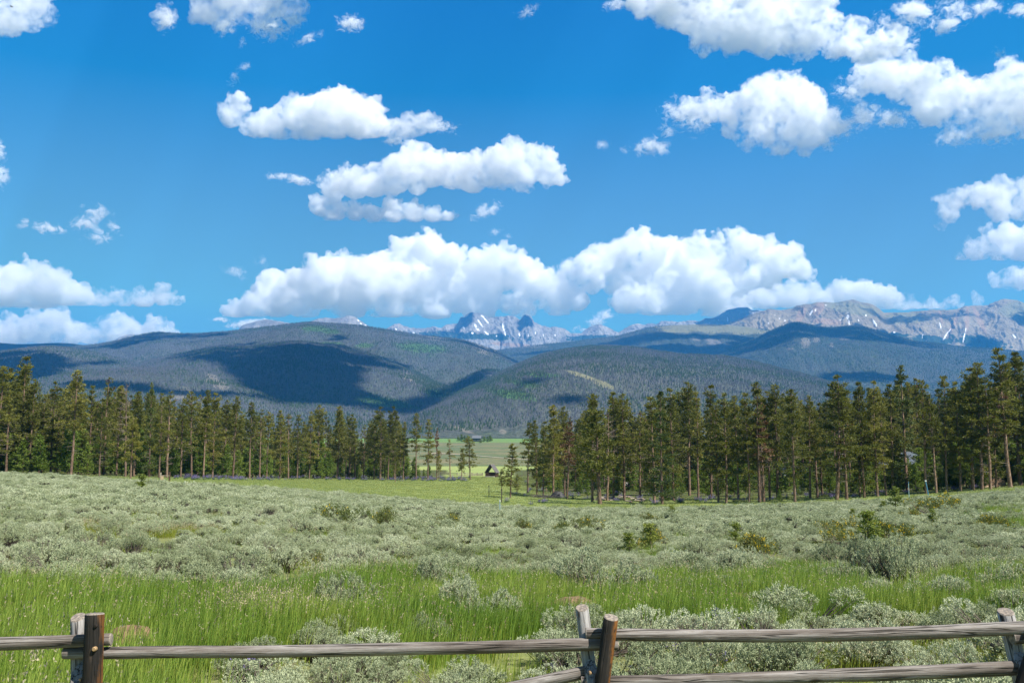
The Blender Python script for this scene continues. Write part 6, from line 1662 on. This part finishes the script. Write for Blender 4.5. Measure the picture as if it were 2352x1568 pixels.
# white car
q = in_wood(1452, 238); car = empty('parked_car', tuple(q), R(8)); tag(car, 'white parked car half hidden behind the right stand trunks', 'car')
pr = [(-2.2, 0.35), (-2.2, 0.85), (-1.9, 0.98), (-1.45, 1.02), (-0.95, 1.5), (0.7, 1.52), (1.25, 1.02), (2.05, 0.92), (2.2, 0.7), (2.2, 0.35)]
n_ = len(pr); V_ = [(x_, s_ * (0.85 if z_ < 1.2 else 0.68), z_) for s_ in (-1, 1) for x_, z_ in pr]
MB().add(V_, [tuple(range(n_)), tuple(range(2 * n_ - 1, n_ - 1, -1))] + [(i, i + n_, (i + 1) % n_ + n_, (i + 1) % n_) for i in range(n_)]).build('body', (m_white,), car)
for s_ in (-1, 1):
    MB().add([(-1.25, s_ * 0.835, 1.06), (1.0, s_ * 0.835, 1.06), (0.62, s_ * 0.715, 1.44), (-0.88, s_ * 0.715, 1.44)], [(0, 1, 2, 3)]).build('side_window', (m_glass,), car)
    for x_ in (-1.35, 1.35): MB().tube([(x_, s_ * 0.70, 0.33), (x_, s_ * 0.90, 0.33)], 0.33, 16).build('wheel', (m_paint_dark,), car)
# hitching posts with a board, marker, poles
q0, q1 = row_hit(368, 1104, 40, 320), row_hit(389, 1104, 40, 320); k_ = q0[1] / FOC
hp = empty('post_and_board', tuple(q0)); tag(hp, 'two short wooden posts joined by a rail with a hanging board, before the left stand', 'posts')
def loc0(v): return np.asarray(v) - q0
MB().tube([loc0(q0 + [0, 0, -0.2]), loc0(q0 + [0.03, 0, 19 * k_])], 2.0 * k_, 8).build('post', (m_oldwood,), hp)
MB().tube([loc0(q1 + [0, 0, -0.2]), loc0(q1 + [0, 0, 21 * k_])], 2.2 * k_, 8).build('post', (simple('dark_brown_post', (0.08, 0.05, 0.035), 0.9, 0.3, 6),), hp)
MB().tube([loc0(q0 + [0, -0.05, 12 * k_]), loc0(q1 + [0, -0.05, 12 * k_])], 0.8 * k_, 7).build('rail', (m_oldwood,), hp)
MB().box(loc0(q0 + [4.5 * k_, -0.12, 6.5 * k_]), (7 * k_, 0.05, 9 * k_)).build('board', (simple('tan_board', (0.46, 0.34, 0.22), 0.9, 0.2, 8),), hp)
m_teal = simple('pale_teal_paint', (0.32, 0.47, 0.50), 0.7, 0.1, 3); m_bluep = simple('blue_paint', (0.07, 0.20, 0.30), 0.7, 0.15, 3); m_yelp = simple('yellow_paint', (0.75, 0.55, 0.03), 0.7, 0.1, 3)
def pole(label, px, top, base, r_px, mat, lean=0.0, name='pole', cap=None, cat='pole'):
    q = row_hit(px, base, 30, 400); k_ = q[1] / FOC; h = (base - top) * k_
    mb = MB().tube([(0, 0, -0.3), (lean * h * 0.5, 0, h * 0.5), (lean * h, 0, h)], [r_px * k_, r_px * k_ * 0.95, r_px * k_ * 0.85], 8)
    o = mb.build(name, (mat,), None, loc=tuple(q)); tag(o, label, cat)
    if cap is not None: MB().tube([(lean * h, 0, h), (lean * h, 0, h + 3 * k_)], r_px * k_ * 1.3, 8).build('cap', (cap,), o)
pole('thin dark post in the clearing, left of the spindly little pines', 1123, 1118, 1139, 0.8, simple('grey_post', (0.10, 0.09, 0.08), 0.9, 0.2, 5), cap=m_paint_dark)
pole('thin dark post at the meadow edge below the spindly pine', 1152, 1126, 1154, 1.1, simple('dark_post', (0.07, 0.06, 0.05), 0.9, 0.2, 5), cap=m_paint_dark)
pole('slim pale teal stake standing at the sage edge near the gap', 1148, 1152, 1178, 0.9, m_teal, cap=m_white)
pole('blue leaning pole with pale top before the right stand', 2133, 1106, 1138, 1.5, m_bluep, -0.18, cap=m_white)
pole('thin pale blue pole left of the blue leaning pole', 2088, 1110, 1143, 0.7, m_teal, cap=m_bluep)
pole('short yellow marker stake in the grass right of the posts and board', 430, 1107, 1117, 1.6, m_yelp, name='marker_stake', cat='stake')
# a bird far up
q = at(27, 16, 260.0); bird = empty('bird', tuple(q)); tag(bird, 'tiny dark bird gliding in the top left corner of the sky', 'bird')
mb = MB().tube([(-0.42, 0, 0), (-0.25, 0, 0.03), (0, 0, 0.02), (0.25, 0, 0.0), (0.45, 0, 0)], [0.02, 0.08, 0.10, 0.07, 0.015], 8)
for s_ in (-1, 1): mb.add([(0.18, s_ * 0.05, 0.02), (-0.12, s_ * 0.05, 0.02), (-0.22, s_ * 0.62, 0.12), (-0.05, s_ * 0.7, 0.13), (0.18, s_ * 0.05, 0.05), (-0.12, s_ * 0.05, 0.05), (-0.22, s_ * 0.62, 0.135), (-0.05, s_ * 0.7, 0.145)], [(0, 1, 2, 3), (7, 6, 5, 4), (0, 4, 5, 1), (1, 5, 6, 2), (2, 6, 7, 3), (3, 7, 4, 0)])
mb.build('body', (simple('dark_feathers', (0.03, 0.026, 0.024), 0.9, 0.2, 10),), bird)
# ================================================================== air between here and the mountains
hz = MB().box((0, 7700, 950 - 300), (21000, 17800, 2900))
m_hz = NT('air')
_v = m_hz.n('VolumePrincipled', None, Color=(0.07, 0.42, 1.0), Density=5.0e-5, Anisotropy=0.1)
m_hz.t.links.new(_v.outputs[0], m_hz.out.inputs['Volume'])
haze = hz.build('haze', (m_hz.m,))
tag(haze, 'thin blue air between the meadow and the mountains', 'haze', None, 'stuff')
